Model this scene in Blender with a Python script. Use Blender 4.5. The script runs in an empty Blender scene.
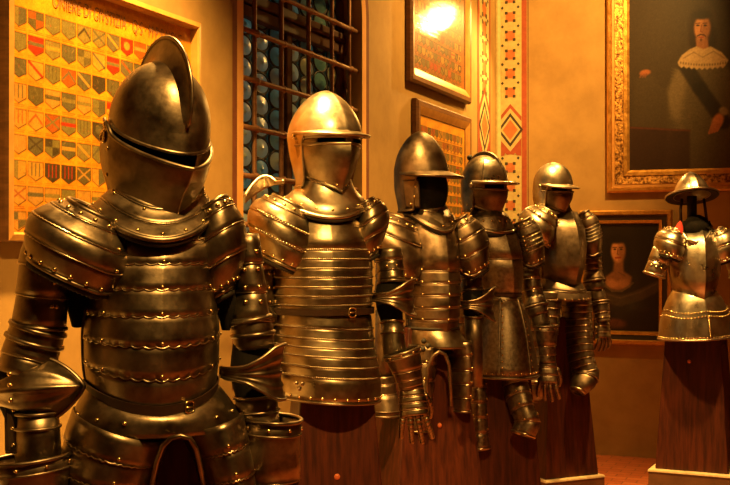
import bpy, math, random
import numpy as np
from mathutils import Vector, Matrix
random.seed(7)
rng = np.random.RandomState(5)
SC = bpy.context.scene
COL = SC.collection
V = Vector
F0, HZ, CH = 1150.0, 250.0, 1.45          # focal length in pixels, horizon row, eye height


def PX(px, py, d):
    """a point of the place at depth d, measured off the photograph"""
    return V(((px - 365) / F0 * d, d, CH + (HZ - py) / F0 * d))


# ------------------------------------------------------------------ materials
def rgb(h):
    h = h.lstrip('#')
    out = []
    for i in (0, 2, 4):
        c = int(h[i:i + 2], 16) / 255
        out.append(c / 12.92 if c <= .04045 else ((c + .055) / 1.055) ** 2.4)
    return tuple(out) + (1,)


def mat(name, col=(.5, .5, .5, 1), rough=.5, metal=0., col2=None, scale=12., bump=0., coat=0., spec=.5,
        stretch=(1, 1, 1), rough2=None, lo=.35, hi=.65, detail=6., trans=0., bscale=None):
    m = bpy.data.materials.new(name)
    m.use_nodes = True
    nt = m.node_tree
    b = nt.nodes['Principled BSDF']
    b.inputs['Base Color'].default_value = col
    b.inputs['Roughness'].default_value = rough
    b.inputs['Metallic'].default_value = metal
    b.inputs['Coat Weight'].default_value = coat
    b.inputs['Coat Roughness'].default_value = .15
    b.inputs['Specular IOR Level'].default_value = spec
    b.inputs['Transmission Weight'].default_value = trans
    tc = nt.nodes.new('ShaderNodeTexCoord')
    mp = nt.nodes.new('ShaderNodeMapping')
    mp.inputs['Scale'].default_value = stretch
    nt.links.new(tc.outputs['Object'], mp.inputs['Vector'])
    nz = nt.nodes.new('ShaderNodeTexNoise')
    nz.inputs['Scale'].default_value = scale
    nz.inputs['Detail'].default_value = detail
    nz.inputs['Roughness'].default_value = .62
    nt.links.new(mp.outputs['Vector'], nz.inputs['Vector'])
    if col2 is not None:
        rp = nt.nodes.new('ShaderNodeValToRGB')
        rp.color_ramp.elements[0].position = lo
        rp.color_ramp.elements[0].color = col
        rp.color_ramp.elements[1].position = hi
        rp.color_ramp.elements[1].color = col2
        nt.links.new(nz.outputs['Fac'], rp.inputs['Fac'])
        nt.links.new(rp.outputs['Color'], b.inputs['Base Color'])
    if rough2 is not None:
        mr = nt.nodes.new('ShaderNodeMapRange')
        mr.inputs['From Min'].default_value = .3
        mr.inputs['From Max'].default_value = .7
        mr.inputs['To Min'].default_value = rough
        mr.inputs['To Max'].default_value = rough2
        nt.links.new(nz.outputs['Fac'], mr.inputs['Value'])
        nt.links.new(mr.outputs['Result'], b.inputs['Roughness'])
    if bump:
        bp = nt.nodes.new('ShaderNodeBump')
        bp.inputs['Strength'].default_value = bump
        bp.inputs['Distance'].default_value = .004
        src = nz
        if bscale:
            src = nt.nodes.new('ShaderNodeTexNoise')
            src.inputs['Scale'].default_value = bscale
            src.inputs['Detail'].default_value = 4
            nt.links.new(mp.outputs['Vector'], src.inputs['Vector'])
        nt.links.new(src.outputs['Fac'], bp.inputs['Height'])
        nt.links.new(bp.outputs['Normal'], b.inputs['Normal'])
    return m


def paintmat(name, rough=.45, coat=.0, spec=.4):
    m = bpy.data.materials.new(name)
    m.use_nodes = True
    nt = m.node_tree
    b = nt.nodes['Principled BSDF']
    a = nt.nodes.new('ShaderNodeAttribute')
    a.attribute_name = 'paint'
    tc = nt.nodes.new('ShaderNodeTexCoord')
    nz = nt.nodes.new('ShaderNodeTexNoise')
    nz.inputs['Scale'].default_value = 60
    nz.inputs['Detail'].default_value = 5
    nt.links.new(tc.outputs['Object'], nz.inputs['Vector'])
    mx = nt.nodes.new('ShaderNodeMix')
    mx.data_type = 'RGBA'
    mx.blend_type = 'OVERLAY'
    mx.inputs['Factor'].default_value = .35
    nt.links.new(a.outputs['Color'], mx.inputs['A'])
    nt.links.new(nz.outputs['Fac'], mx.inputs['B'])
    nt.links.new(mx.outputs['Result'], b.inputs['Base Color'])
    b.inputs['Roughness'].default_value = rough
    b.inputs['Coat Weight'].default_value = coat
    b.inputs['Coat Roughness'].default_value = .10
    if coat > .5:
        mp = nt.nodes.new('ShaderNodeMapping')
        mp.inputs['Scale'].default_value = (.25, .25, 95)
        nt.links.new(tc.outputs['Object'], mp.inputs['Vector'])
        n2 = nt.nodes.new('ShaderNodeTexNoise')
        n2.inputs['Scale'].default_value = 1.0
        n2.inputs['Detail'].default_value = 3
        nt.links.new(mp.outputs['Vector'], n2.inputs['Vector'])
        bp = nt.nodes.new('ShaderNodeBump')
        bp.inputs['Strength'].default_value = .5
        bp.inputs['Distance'].default_value = .0035
        nt.links.new(n2.outputs['Fac'], bp.inputs['Height'])
        nt.links.new(bp.outputs['Normal'], b.inputs['Coat Normal'])
    b.inputs['Specular IOR Level'].default_value = spec
    return m


M = {}


def steel(key, c1, c2, rough, rough2, bump=.12, scale=16.):
    M[key] = mat(key, c1, rough, 1.0, c2, scale, bump, rough2=rough2, lo=.3, hi=.68, bscale=55.)


steel('dark_bronzed_steel', (.145, .112, .08, 1), (.36, .295, .22, 1), .29, .45)
steel('bright_steel', (.46, .40, .30, 1), (.68, .60, .47, 1), .28, .42)
steel('worn_steel', (.20, .155, .105, 1), (.44, .37, .27, 1), .27, .42)
steel('brown_steel', (.125, .09, .062, 1), (.29, .22, .16, 1), .34, .52)
steel('etched_steel', (.14, .108, .085, 1), (.33, .265, .205, 1), .36, .54, .25, 60.)
steel('polished_steel', (.44, .39, .32, 1), (.68, .62, .52, 1), .25, .38, .08)
M['brass'] = mat('brass', (.80, .62, .32, 1), .25, 1.0)
M['edge_steel'] = mat('edge_steel', (.50, .42, .32, 1), .28, 1.0)  # paler than the plates: light caught along lame edges, put into the colour
M['leather'] = mat('leather', (.020, .009, .005, 1), .55, 0, (.042, .017, .008, 1), 30, .3)
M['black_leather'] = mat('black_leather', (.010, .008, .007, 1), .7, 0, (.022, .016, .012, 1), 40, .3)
M['black_cloth'] = mat('black_cloth', (.006, .005, .005, 1), .95, 0, (.012, .01, .009, 1), 40, .2, spec=.15)  # collar cloth; also the black put into shaded helmet and neck hollows
M['red_cloth'] = mat('red_cloth', (.45, .02, .012, 1), .85, 0, (.30, .012, .01, 1), 40, .2)
M['dark_wood'] = mat('dark_wood', (.030, .0068, .004, 1), .45, 0, (.088, .020, .009, 1), 9, .12, stretch=(6, 6, .45), spec=.4)
M['plinth_wood'] = mat('plinth_wood', (.10, .045, .02, 1), .6, 0, (.17, .08, .035, 1), 8, .1)
M['worn_edge'] = mat('worn_edge', (.62, .50, .33, 1), .7, 0, (.45, .33, .19, 1), 25, .2)
M['plaster'] = mat('plaster', (.29, .176, .060, 1), .7, 0, (.365, .228, .080, 1), 5, .10, spec=.3, bscale=40.)
M['terracotta'] = None
M['ceiling_plaster'] = mat('ceiling_plaster', (.55, .43, .28, 1), .9)
M['border_brown'] = mat('border_brown', (.13, .035, .012, 1), .75, 0, (.18, .05, .016, 1), 20)
M['border_orange'] = mat('border_orange', (.62, .30, .08, 1), .7, 0, (.70, .37, .11, 1), 12)
M['cream_paint'] = mat('cream_paint', (.40, .31, .13, 1), .7, 0, (.50, .40, .18, 1), 30)
M['red_paint'] = mat('red_paint', (.25, .045, .018, 1), .7, 0, (.32, .065, .025, 1), 25)
M['orange_paint'] = mat('orange_paint', (.36, .10, .03, 1), .7, 0, (.44, .15, .04, 1), 25)
M['black_paint'] = mat('black_paint', (.035, .022, .012, 1), .7)
M['olive_paint'] = mat('olive_paint', (.42, .40, .14, 1), .7)
M['gilt'] = mat('gilt', (.52, .25, .05, 1), .30, .85, (.70, .38, .09, 1), 30, .35, rough2=.45, bscale=90.)
M['carved_gilt'] = mat('carved_gilt', (.13, .05, .012, 1), .35, .7, (.62, .32, .075, 1), 42, 1.0, rough2=.5, lo=.42, hi=.58)
M['frame_black'] = mat('frame_black', (.018, .011, .007, 1), .5, 0, (.03, .018, .01, 1), 20, .1)
M['walnut'] = mat('walnut', (.10, .042, .016, 1), .42, 0, (.17, .075, .028, 1), 14, .1, stretch=(1, 1, 4))
M['ochre_wood'] = mat('ochre_wood', (.42, .20, .045, 1), .38, .15, (.55, .28, .07, 1), 14, .1)
M['iron'] = mat('iron', (.20, .095, .045, 1), .55, .5, (.30, .15, .07, 1), 40, .3)
M['lead'] = mat('lead', (.030, .024, .020, 1), .55, .4)
M['window_wood'] = mat('window_wood', (.06, .022, .010, 1), .6, 0, (.10, .04, .018, 1), 14, .2)
M['crown_glass'] = mat('crown_glass', (.42, .52, .34, 1), .30, 0, (.56, .64, .42, 1), 9, .25, trans=.45, bscale=60.)
M['teal_glass'] = mat('teal_glass', (.13, .36, .38, 1), .28, 0, (.22, .46, .44, 1), 9, .25, trans=.55, bscale=60.)
M['gap_glass'] = mat('gap_glass', (.14, .18, .13, 1), .2, 0, (.22, .26, .18, 1), 20, .2, trans=.5)
M['painted_board'] = paintmat('painted_board', .5, .9, .12)
M['oil_painting'] = paintmat('oil_painting', .40, .15)
M['ink'] = mat('ink', (.13, .055, .015, 1), .7)
M['stud'] = mat('stud', (.62, .16, .06, 1), .4, 0)
M['lamp_body'] = mat('lamp_body', (.03, .03, .03, 1), .4, .8)
M['pale_stone'] = mat('pale_stone', (.62, .55, .42, 1), .6, 0, (.70, .63, .49, 1), 12, .1)


def floor_mat():
    m = bpy.data.materials.new('terracotta_tiles')
    m.use_nodes = True
    nt = m.node_tree
    b = nt.nodes['Principled BSDF']
    tc = nt.nodes.new('ShaderNodeTexCoord')
    mp = nt.nodes.new('ShaderNodeMapping')
    mp.inputs['Rotation'].default_value = (0, 0, math.radians(23))
    nt.links.new(tc.outputs['Object'], mp.inputs['Vector'])
    br = nt.nodes.new('ShaderNodeTexBrick')
    br.inputs['Scale'].default_value = 3.2
    br.inputs['Color1'].default_value = (.34, .085, .03, 1)
    br.inputs['Color2'].default_value = (.42, .12, .045, 1)
    br.inputs['Mortar'].default_value = (.16, .055, .025, 1)
    br.inputs['Mortar Size'].default_value = .012
    nt.links.new(mp.outputs['Vector'], br.inputs['Vector'])
    nt.links.new(br.outputs['Color'], b.inputs['Base Color'])
    b.inputs['Roughness'].default_value = .38
    return m


M['terracotta'] = floor_mat()


# ------------------------------------------------------------------ mesh builder
class MB:
    def __init__(self):
        self.v, self.f, self.m = [], [], []

    def grid(self, fn, us, vs, mi=0, close=False):
        b0, nu, nv = len(self.v), len(us), len(vs)
        for v in vs:
            for u in us:
                self.v.append(fn(u, v))
        for j in range(nv - 1):
            for i in range(nu if close else nu - 1):
                k = (i + 1) % nu
                self.f.append((b0 + j * nu + i, b0 + j * nu + k, b0 + (j + 1) * nu + k, b0 + (j + 1) * nu + i))
                self.m.append(mi)

    def poly(self, pts, mi=0):
        b0 = len(self.v)
        self.v += [V(p) for p in pts]
        self.f.append(tuple(range(b0, b0 + len(pts))))
        self.m.append(mi)

    def tube(self, pts, r, mi=0, n=8, close=False, caps=True, flat=None):
        """sweep a round (or flat=(normal, w, t)) bar along pts"""
        b0 = len(self.v)
        np_ = len(pts)
        prev = None
        for i, p in enumerate(pts):
            a = pts[(i - 1) % np_] if (close or i > 0) else pts[i]
            c = pts[(i + 1) % np_] if (close or i < np_ - 1) else pts[i]
            t = (V(c) - V(a))
            if t.length < 1e-9:
                t = V((0, 0, 1))
            t.normalize()
            ref = prev if prev is not None else (V((0, 0, 1)) if abs(t.z) < .9 else V((0, 1, 0)))
            s = ref - t * ref.dot(t)
            if s.length < 1e-6:
                s = V((1, 0, 0)) - t * t.x
            s.normalize()
            prev = s
            q = t.cross(s)
            rr = r[i] if isinstance(r, (list, tuple)) else r
            for k in range(n):
                an = 2 * math.pi * k / n
                self.v.append(V(p) + s * (rr * math.cos(an)) + q * (rr * math.sin(an)))
        for i in range(np_ if close else np_ - 1):
            j = (i + 1) % np_
            for k in range(n):
                l = (k + 1) % n
                self.f.append((b0 + i * n + k, b0 + i * n + l, b0 + j * n + l, b0 + j * n + k))
                self.m.append(mi)
        if caps and not close:
            self.f.append(tuple(b0 + k for k in range(n))[::-1])
            self.m.append(mi)
            self.f.append(tuple(b0 + (np_ - 1) * n + k for k in range(n)))
            self.m.append(mi)

    def dome(self, p, nrm, r, mi=1, h=.75, n=8):
        nrm = V(nrm).normalized()
        a = nrm.orthogonal().normalized()
        b = nrm.cross(a)
        b0 = len(self.v)
        rings = ((1.0, -.15), (.78, .6), (.3, .95))
        for (q, z) in rings:
            for k in range(n):
                an = 2 * math.pi * k / n
                self.v.append(V(p) + a * (r * q * math.cos(an)) + b * (r * q * math.sin(an)) + nrm * (r * h * z))
        self.v.append(V(p) + nrm * (r * h))
        for j in range(2):
            for k in range(n):
                l = (k + 1) % n
                self.f.append((b0 + j * n + k, b0 + j * n + l, b0 + (j + 1) * n + l, b0 + (j + 1) * n + k))
                self.m.append(mi)
        for k in range(n):
            self.f.append((b0 + 2 * n + k, b0 + 2 * n + (k + 1) % n, b0 + 3 * n))
            self.m.append(mi)

    def hexa(self, c, mi=0):
        """8 corners: four below, four above, same order"""
        b0 = len(self.v)
        self.v += [V(p) for p in c]
        for q in ((3, 2, 1, 0), (4, 5, 6, 7), (0, 1, 5, 4), (1, 2, 6, 5), (2, 3, 7, 6), (3, 0, 4, 7)):
            self.f.append(tuple(b0 + i for i in q))
            self.m.append(mi)

    def box(self, o, e1, e2, e3, mi=0):
        o, e1, e2, e3 = V(o), V(e1), V(e2), V(e3)
        self.hexa([o, o + e1, o + e1 + e2, o + e2, o + e3, o + e1 + e3, o + e1 + e2 + e3, o + e2 + e3], mi)

    def ball(self, c, r, mi=0, n=12, m=8, sc=(1, 1, 1), mx=None):
        def fn(u, v):
            p = V((r * sc[0] * math.sin(v) * math.cos(u), r * sc[1] * math.sin(v) * math.sin(u), r * sc[2] * math.cos(v)))
            if mx is not None:
                p = mx @ p
            return V(c) + p
        self.grid(fn, [2 * math.pi * i / n for i in range(n)], [math.pi * (.02 + .96 * j / m) for j in range(m + 1)], mi, True)

    def build(self, name, mats, parent=None, thick=0, smooth=True, bevel=0):
        me = bpy.data.meshes.new(name)
        loc = V(parent['at']) if parent is not None and 'at' in parent else V((0, 0, 0))
        me.from_pydata([tuple(V(p) - loc) for p in self.v], [], self.f)
        if not isinstance(mats, (list, tuple)):
            mats = [mats]
        for m in mats:
            me.materials.append(M[m])
        nm = len(mats) - 1
        me.polygons.foreach_set('material_index', [min(i, nm) for i in self.m])
        me.polygons.foreach_set('use_smooth', [smooth] * len(self.f))
        me.update()
        o = bpy.data.objects.new(name, me)
        COL.objects.link(o)
        if parent is not None:
            o.parent = parent
            o['at'] = list(loc) if False else (0, 0, 0)
            o['at'] = tuple(loc)
        if thick:
            md = o.modifiers.new('shell', 'SOLIDIFY')
            md.thickness = thick
            md.offset = 0
        if bevel:
            md = o.modifiers.new('bevel', 'BEVEL')
            md.width = bevel
            md.segments = 2
            md.limit_method = 'ANGLE'
        return o


def empty(name, at, label, cat, group=None):
    o = bpy.data.objects.new(name, None)
    o.location = at
    o['at'] = tuple(at)
    o['label'] = label
    o['category'] = cat
    if group:
        o['group'] = group
    o.empty_display_size = .1
    COL.objects.link(o)
    return o


def structure(o):
    o['kind'] = 'structure'
    return o


# ------------------------------------------------------------------ curves through sections
def pchip(xs, ys):
    n = len(xs)
    h = [xs[i + 1] - xs[i] for i in range(n - 1)]
    d = [(ys[i + 1] - ys[i]) / h[i] for i in range(n - 1)]
    m = [0.] * n
    if n == 2:
        m = [d[0], d[0]]
    else:
        for i in range(1, n - 1):
            if d[i - 1] * d[i] > 0:
                w1, w2 = 2 * h[i] + h[i - 1], h[i] + 2 * h[i - 1]
                m[i] = (w1 + w2) / (w1 / d[i - 1] + w2 / d[i])
        m[0], m[-1] = d[0], d[-1]

    def ev(x):
        x = min(max(x, xs[0]), xs[-1])
        i = 0
        while i < n - 2 and x > xs[i + 1]:
            i += 1
        t = (x - xs[i]) / h[i]
        return ((1 + 2 * t) * (1 - t) ** 2 * ys[i] + t * (1 - t) ** 2 * h[i] * m[i]
                + t * t * (3 - 2 * t) * ys[i + 1] + t * t * (t - 1) * h[i] * m[i + 1])
    return ev


def lin(a, b, n):
    return [a + (b - a) * i / max(1, n - 1) for i in range(n)]


class Tube:
    """sections: (centre, half width, front radius, back radius); theta 0 is the front, +90 the outer / viewer's right side"""
    def __init__(self, secs, front, ridge=0., dip=None, pf=1.0, axis=None):
        self.axis = V(axis).normalized() if axis else None
        n = len(secs)
        xs = [i / (n - 1) for i in range(n)]
        # arc-length spacing keeps the bands even
        L = [0]
        for i in range(1, n):
            L.append(L[-1] + max((secs[i][0] - secs[i - 1][0]).length, 1e-4))
        xs = [l / L[-1] for l in L]
        self.cx, self.cy, self.cz = [pchip(xs, [s[0][k] for s in secs]) for k in range(3)]
        self.a, self.bf, self.bb = [pchip(xs, [s[k] for s in secs]) for k in (1, 2, 3)]
        self.front = V(front).normalized()
        self.ridge, self.dip, self.pf = ridge, dip, pf
        self.len = L[-1]
        self.sg = 1
        s = self.frame(0)[1]
        if s.z + .5 * s.x < 0:
            self.sg = -1
        self.cache = {}

    def c(self, v):
        return V((self.cx(v), self.cy(v), self.cz(v)))

    def frame(self, v):
        e = .004
        t = self.c(min(v + e, 1)) - self.c(max(v - e, 0))
        t = self.axis.copy() if self.axis else t.normalized()
        f = self.front - t * self.front.dot(t)
        f.normalize()
        return t, t.cross(f) * self.sg, f

    def __call__(self, th, v, out=0.):
        k = round(v, 6)
        if k not in self.cache:
            self.cache[k] = (self.c(v), self.frame(v), self.a(v), self.bf(v), self.bb(v))
        c, (t, s, f), a, bf, bb = self.cache[k]
        r = math.radians(th)
        sn, cs = math.sin(r), math.cos(r)
        if cs >= 0:
            x = (a + out) * math.copysign(abs(sn) ** self.pf, sn)
            y = (bf + out) * abs(cs) ** self.pf
            if self.ridge:
                w = ((th + 180) % 360 - 180) / 16.
                y += self.ridge * math.exp(-abs(w))
        else:
            x, y = (a + out) * sn, (bb + out) * cs
        p = c + s * x + f * y
        if self.dip:
            p = p + V((0, 0, -self.dip(v) * max(0, cs) ** 1.6))
        return p

    def n(self, th, v):
        du = self(th + 1, v) - self(th - 1, v)
        dv = self(th, min(v + .01, 1)) - self(th, max(v - .01, 0))
        n = du.cross(dv)
        if n.length < 1e-12:
            return V((0, -1, 0))
        n.normalize()
        if n.dot(self(th, v) - self.c(v)) < 0:
            n = -n
        return n


def bands(mb, T, th0, th1, vs, out=.004, scal=None, nth=96, sub=4, mi=0, slant=0., base=0., edge=.0011, emi=3):
    """overlapping lames: each lifts off towards its lower edge and ends in a small step"""
    full = abs(th1 - th0) >= 360
    ths = lin(th0, th1, nth + 1)
    if full:
        ths = ths[:-1]
    for k in range(len(vs) - 1):
        v0, v1 = vs[k], vs[k + 1]
        last = k == len(vs) - 2
        rows = [(v0 - .12 * (v1 - v0) if k else v0, base)] + [(v0 + (v1 - v0) * (j + 1) / sub, base + out * (j + 1) / sub) for j in range(sub)]

        def fn(th, row, v0=v0, v1=v1, last=last):
            v, o = row
            if scal and not last and v >= v1 - 1e-6:
                v = v + scal[1] / T.len * abs(math.sin(math.pi * scal[0] * (th - th0) / 360.))
            if slant:
                v = v + slant * (th - (th0 + th1) / 2) / 180.
            return T(th, min(max(v, 0), 1), o)
        mb.grid(fn, ths, rows, mi, full)
        if not last:
            mb.grid(fn, ths, [rows[-1], (v1, base - .001)], mi, full)
            if edge:  # thin bright line painting in the light on the lip
                mb.tube([fn(th, (v1, base + out + edge * .2)) for th in ths], edge, emi, 4, close=full)


def rim(mb, T, th0, th1, v, r=.004, mi=1, out=.003, nth=64):
    full = abs(th1 - th0) >= 360
    ths = lin(th0, th1, nth + 1)
    if full:
        ths = ths[:-1]
    mb.tube([T(t, v, out) for t in ths], r, mi, 6, close=full)


def side_rim(mb, T, th, v0, v1, r=.004, mi=1, out=.003, n=24):
    mb.tube([T(th, v, out) for v in lin(v0, v1, n)], r, mi, 6)


def rivets(mb, T, pts, r=.005, mi=1, out=.004):
    for th, v in pts:
        mb.dome(T(th, v, out), T.n(th, v), r, mi)


def dots(mb, T, th0, th1, v, n, r=.003, mi=1, out=.005, slant=0.):
    for i in range(n):
        th = th0 + (th1 - th0) * (i + .5) / n
        vv = v + slant * (th - (th0 + th1) / 2) / 180.
        mb.dome(T(th, vv, out), T.n(th, vv), r, mi, n=6)


def leaf(mb, A, B, N, W, prof, bulge=.02, ridges=(), wrap=0., ns=28, nt=20, mi=0, edge=.004, emi=1):
    """a shell plate from A to B facing N, outline prof(s), raised ridge lines (t, height)"""
    A, B = V(A), V(B)
    ax = B - A
    N = V(N).normalized()
    N = (N - ax.normalized() * N.dot(ax.normalized())).normalized()
    sd = N.cross(ax).normalized()

    def fn(t, s):
        w = W * prof(s)
        h = bulge * math.sin(math.pi * min(1, s * .9 + .05)) * (1 - t * t) - wrap * t * t
        for (t0, hh) in ridges:
            h += hh * math.exp(-((t - t0) / .09) ** 2) * min(1, 4 * s, 4 * (1 - s))
        return A + ax * s + sd * (w * t) + N * h
    mb.grid(fn, lin(-1, 1, nt + 1), lin(0.001, .999, ns + 1), mi)
    if edge:
        mb.tube([fn(-1, s) for s in lin(0.001, .999, ns)] + [fn(1, s) for s in lin(.999, .001, ns)], edge, emi, 6, close=True)
    return fn


# ------------------------------------------------------------------ room
CN = V((.968, 8.435, 0))                       # corner of left and back walls
LW = V((-.375, -.927, 0)).normalized()         # along the left wall, towards the camera
BW = V((.927, -.375, 0)).normalized()          # along the back wall, to the right; also the left wall's normal
UP = V((0, 0, 1))
CEIL = 4.3
LEN, WID = 11.6, 5.2


def LP(s, z, off=0.):
    return CN + LW * s + UP * z + BW * off


def BP(t, z, off=0.):
    return CN + BW * t + UP * z + LW * off


def s_of(px):
    k = (px - 365) / F0
    return (CN.x - k * CN.y) / (-LW.x + k * LW.y) if False else (k * CN.y - CN.x) / (LW.x - k * LW.y)


def t_of(px):
    k = (px - 365) / F0
    return (k * CN.y - CN.x) / (BW.x - k * BW.y)


def zl(px, py):
    return CH + (HZ - py) / F0 * LP(s_of(px), 0).y


def zb(px, py):
    return CH + (HZ - py) / F0 * BP(t_of(px), 0).y


# window opening on the left wall
W0, W1, WSILL, WSPR = s_of(362), s_of(243), .98, 2.66
WR = (W1 - W0) / 2
mb = MB()
mb.poly([LP(0, 0), LP(W0, 0), LP(W0, CEIL), LP(0, CEIL)])
mb.poly([LP(W1, 0), LP(LEN, 0), LP(LEN, CEIL), LP(W1, CEIL)])
mb.poly([LP(W0, 0), LP(W1, 0), LP(W1, WSILL), LP(W0, WSILL)])
arch = [(W0 + WR - WR * math.cos(math.pi * i / 32), WSPR + WR * .75 * math.sin(math.pi * i / 32)) for i in range(33)]
for i in range(32):
    (a, za), (b, zb_) = arch[i], arch[i + 1]
    mb.poly([LP(a, za), LP(b, zb_), LP(b, CEIL), LP(a, CEIL)])
outl = [(W0, WSILL)] + arch + [(W1, WSILL)]
for i in range(len(outl)):
    (a, za), (b, zb_) = outl[i], outl[(i + 1) % len(outl)]
    mb.poly([LP(a, za), LP(a, za, -.40), LP(b, zb_, -.40), LP(b, zb_)])
structure(mb.build('wall_left', 'plaster', smooth=False))
mb = MB()
mb.poly([BP(0, 0), BP(WID, 0), BP(WID, CEIL), BP(0, CEIL)])
structure(mb.build('wall_back', 'plaster', smooth=False))
mb = MB()
mb.poly([BP(WID, 0), BP(WID, 0, LEN), BP(WID, CEIL, LEN), BP(WID, CEIL)])
structure(mb.build('wall_right', 'plaster', smooth=False))
mb = MB()
mb.poly([BP(0, 0, LEN), BP(WID, 0, LEN), BP(WID, CEIL, LEN), BP(0, CEIL, LEN)])
structure(mb.build('wall_front', 'plaster', smooth=False))
mb = MB()
mb.poly([BP(0, 0), BP(WID, 0), BP(WID, 0, LEN), BP(0, 0, LEN)])
structure(mb.build('floor', 'terracotta', smooth=False))
mb = MB()
mb.poly([BP(0, CEIL), BP(WID, CEIL), BP(WID, CEIL, LEN), BP(0, CEIL, LEN)])
structure(mb.build('ceiling', 'ceiling_plaster', smooth=False))

# painted border round the window opening
mb = MB()
for (o0, o1, mi) in ((.0, .055, 0), (.055, .095, 1)):
    def ring(o):
        return [(W0 - o, WSILL - .1)] + [(W0 + WR - (WR + o) * math.cos(math.pi * i / 32), WSPR + (WR * .75 + o) * math.sin(math.pi * i / 32)) for i in range(33)] + [(W1 + o, WSILL - .1)]
    A_, B_ = ring(o0), ring(o1)
    for i in range(len(A_) - 1):
        mb.poly([LP(*A_[i], .0015), LP(*A_[i + 1], .0015), LP(*B_[i + 1], .0015), LP(*B_[i], .0015)], mi)
structure(mb.build('trim_1', ['border_orange', 'border_brown'], smooth=False))

# corner ornament painted on both walls
ZT = zb(509, 130)                               # centre of the big diamond


def ornament(P, u0, u1, name, red_side):
    mb = MB()
    w = u1 - u0
    uc = (u0 + u1) / 2
    z0, z1 = 0.2, CEIL - .02

    def rect(a, b, c, d, mi, off):
        mb.poly([P(a, c, off), P(b, c, off), P(b, d, off), P(a, d, off)], mi)

    def dia(cu, cz, ru, rz, mi, off):
        mb.poly([P(cu - ru, cz, off), P(cu, cz - rz, off), P(cu + ru, cz, off), P(cu, cz + rz, off)], mi)
    rect(u0, u1, z0, z1, 0, .001)
    for a, b in ((u0 - .035, u0 - .005), (u1 + .005, u1 + .04)):
        rect(a, b, z0, z1, 1, .0015)
    rect(u1 + .047, u1 + .054, z0, z1, 4, .0012)
    # zigzag field with the big diamond
    R = w * .58
    mb.poly([P(u0, ZT - 2.0 * R, .002), P(uc, ZT - 1.55 * R * 1.2, .002), P(u1, ZT - 2.0 * R + .0, .002), P(u1, ZT + 1.0 * R, .002), P(uc, ZT + 2.0 * R, .002), P(u0, ZT + 1.0 * R, .002)], 1)
    mb.poly([P(u0, ZT - .65 * R, .0025), P(uc, ZT - 1.65 * R, .0025), P(u1, ZT - .65 * R, .0025), P(u1, ZT + .65 * R, .0025), P(uc, ZT + 1.65 * R, .0025), P(u0, ZT + .65 * R, .0025)], 0)
    dia(uc, ZT, R * 1.0, R * 1.3, 3, .003)
    dia(uc, ZT, R * .78, R * 1.0, 0, .0035)
    dia(uc, ZT, R * .60, R * .78, 2, .004)
    pitch = .138
    zs = [ZT + .275 + pitch * i for i in range(14)] + [ZT - .275 - pitch * i for i in range(12)]
    q = w * .21
    for z in zs:
        if not z0 + .05 < z < z1 - .05:
            continue
        rect(uc - q, uc + q, z - q, z + q, 2, .002)
        for sx in (-1, 1):
            for sz in (-1, 1):
                cu, cz = uc + sx * q * .85, z + sz * q * .85
                rect(cu - q * .3, cu + q * .3, cz - q * .3, cz + q * .3, 3, .0025)
        zz = z + pitch / 2
        for sx in (-1, 1):
            dia(uc + sx * w * .36, zz, w * .07, w * .075, 3, .002)
            for sz in (-1, 1):
                dia(uc + sx * w * .22, zz + sz * q * .75, w * .055, w * .08, 5, .002)
                dia(uc + sx * w * .37, z + sz * q * .6, w * .05, w * .07, 5, .002)
    return structure(mb.build(name, ['cream_paint', 'red_paint', 'orange_paint', 'black_paint', 'border_brown', 'olive_paint'], smooth=False))


ornament(BP, t_of(499.5), t_of(521.5), 'trim_2', 1)
ornament(LP, s_of(489), s_of(479.5), 'trim_3', 1)
mb = MB()                                       # slender corner shaft
mb.tube([BP(.012, z, .012) for z in (0, 1, 2, 3, CEIL)], .022, 0, 14)
structure(mb.build('trim_4', 'cream_paint'))

# ------------------------------------------------------------------ window: frame, crown glass roundels
WD = -.13
wfr = MB()
for s in (W0 + .03, (W0 + W1) / 2, W1 - .03):
    wfr.box(LP(s - .03, WSILL, WD - .03), LW * .06, BW * .06, UP * (WSPR + WR * .75 - WSILL))
for z in (WSILL, 2.47, 2.53):
    wfr.box(LP(W0, z, WD - .035), LW * (W1 - W0), BW * .08, UP * .05)
win = structure(wfr.build('window_1', 'window_wood', smooth=False, bevel=.006))
win['at'] = (0, 0, 0)
gl = MB()
gl.poly([LP(W0, WSILL, WD - .012), LP(W1, WSILL, WD - .012), LP(W1, WSPR + WR * .75, WD - .012), LP(W0, WSPR + WR * .75, WD - .012)], 2)
ps, pz, ld = .158, .098, MB()
cols = int(round((W1 - W0) / ps))
ps = (W1 - W0) / cols
for i in range(cols):
    for j in range(23):
        s, z = W0 + ps * (i + .5), WSILL + .05 + pz * (j + .5 + .5 * (i % 2))
        mi = 1 if (z > 2.52 or i % 3 == 1 and (i + j) % 4 or (i * 7 + j * 3) % 7 == 0) else 0
        c = LP(s, z, WD)
        Rs, Rz = ps * .48, pz * .48

        def fn(an, q, c=c):
            h = .010 * (1 - q * q) + .006 * math.exp(-(q / .16) ** 2)
            return c + LW * (Rs * q * math.cos(an)) + UP * (Rz * q * math.sin(an)) + BW * h
        gl.grid(fn, [2 * math.pi * k / 18 for k in range(18)], [.02, .12, .25, .45, .7, 1.0], mi, True)
        ld.tube([c + LW * (Rs * 1.03 * math.cos(2 * math.pi * k / 18)) + UP * (Rz * 1.03 * math.sin(2 * math.pi * k / 18)) for k in range(18)], .006, 0, 5, close=True)
gl.build('window_pane', ['crown_glass', 'teal_glass', 'gap_glass'], win)
ld.build('lead_came', 'lead', win)

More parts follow.
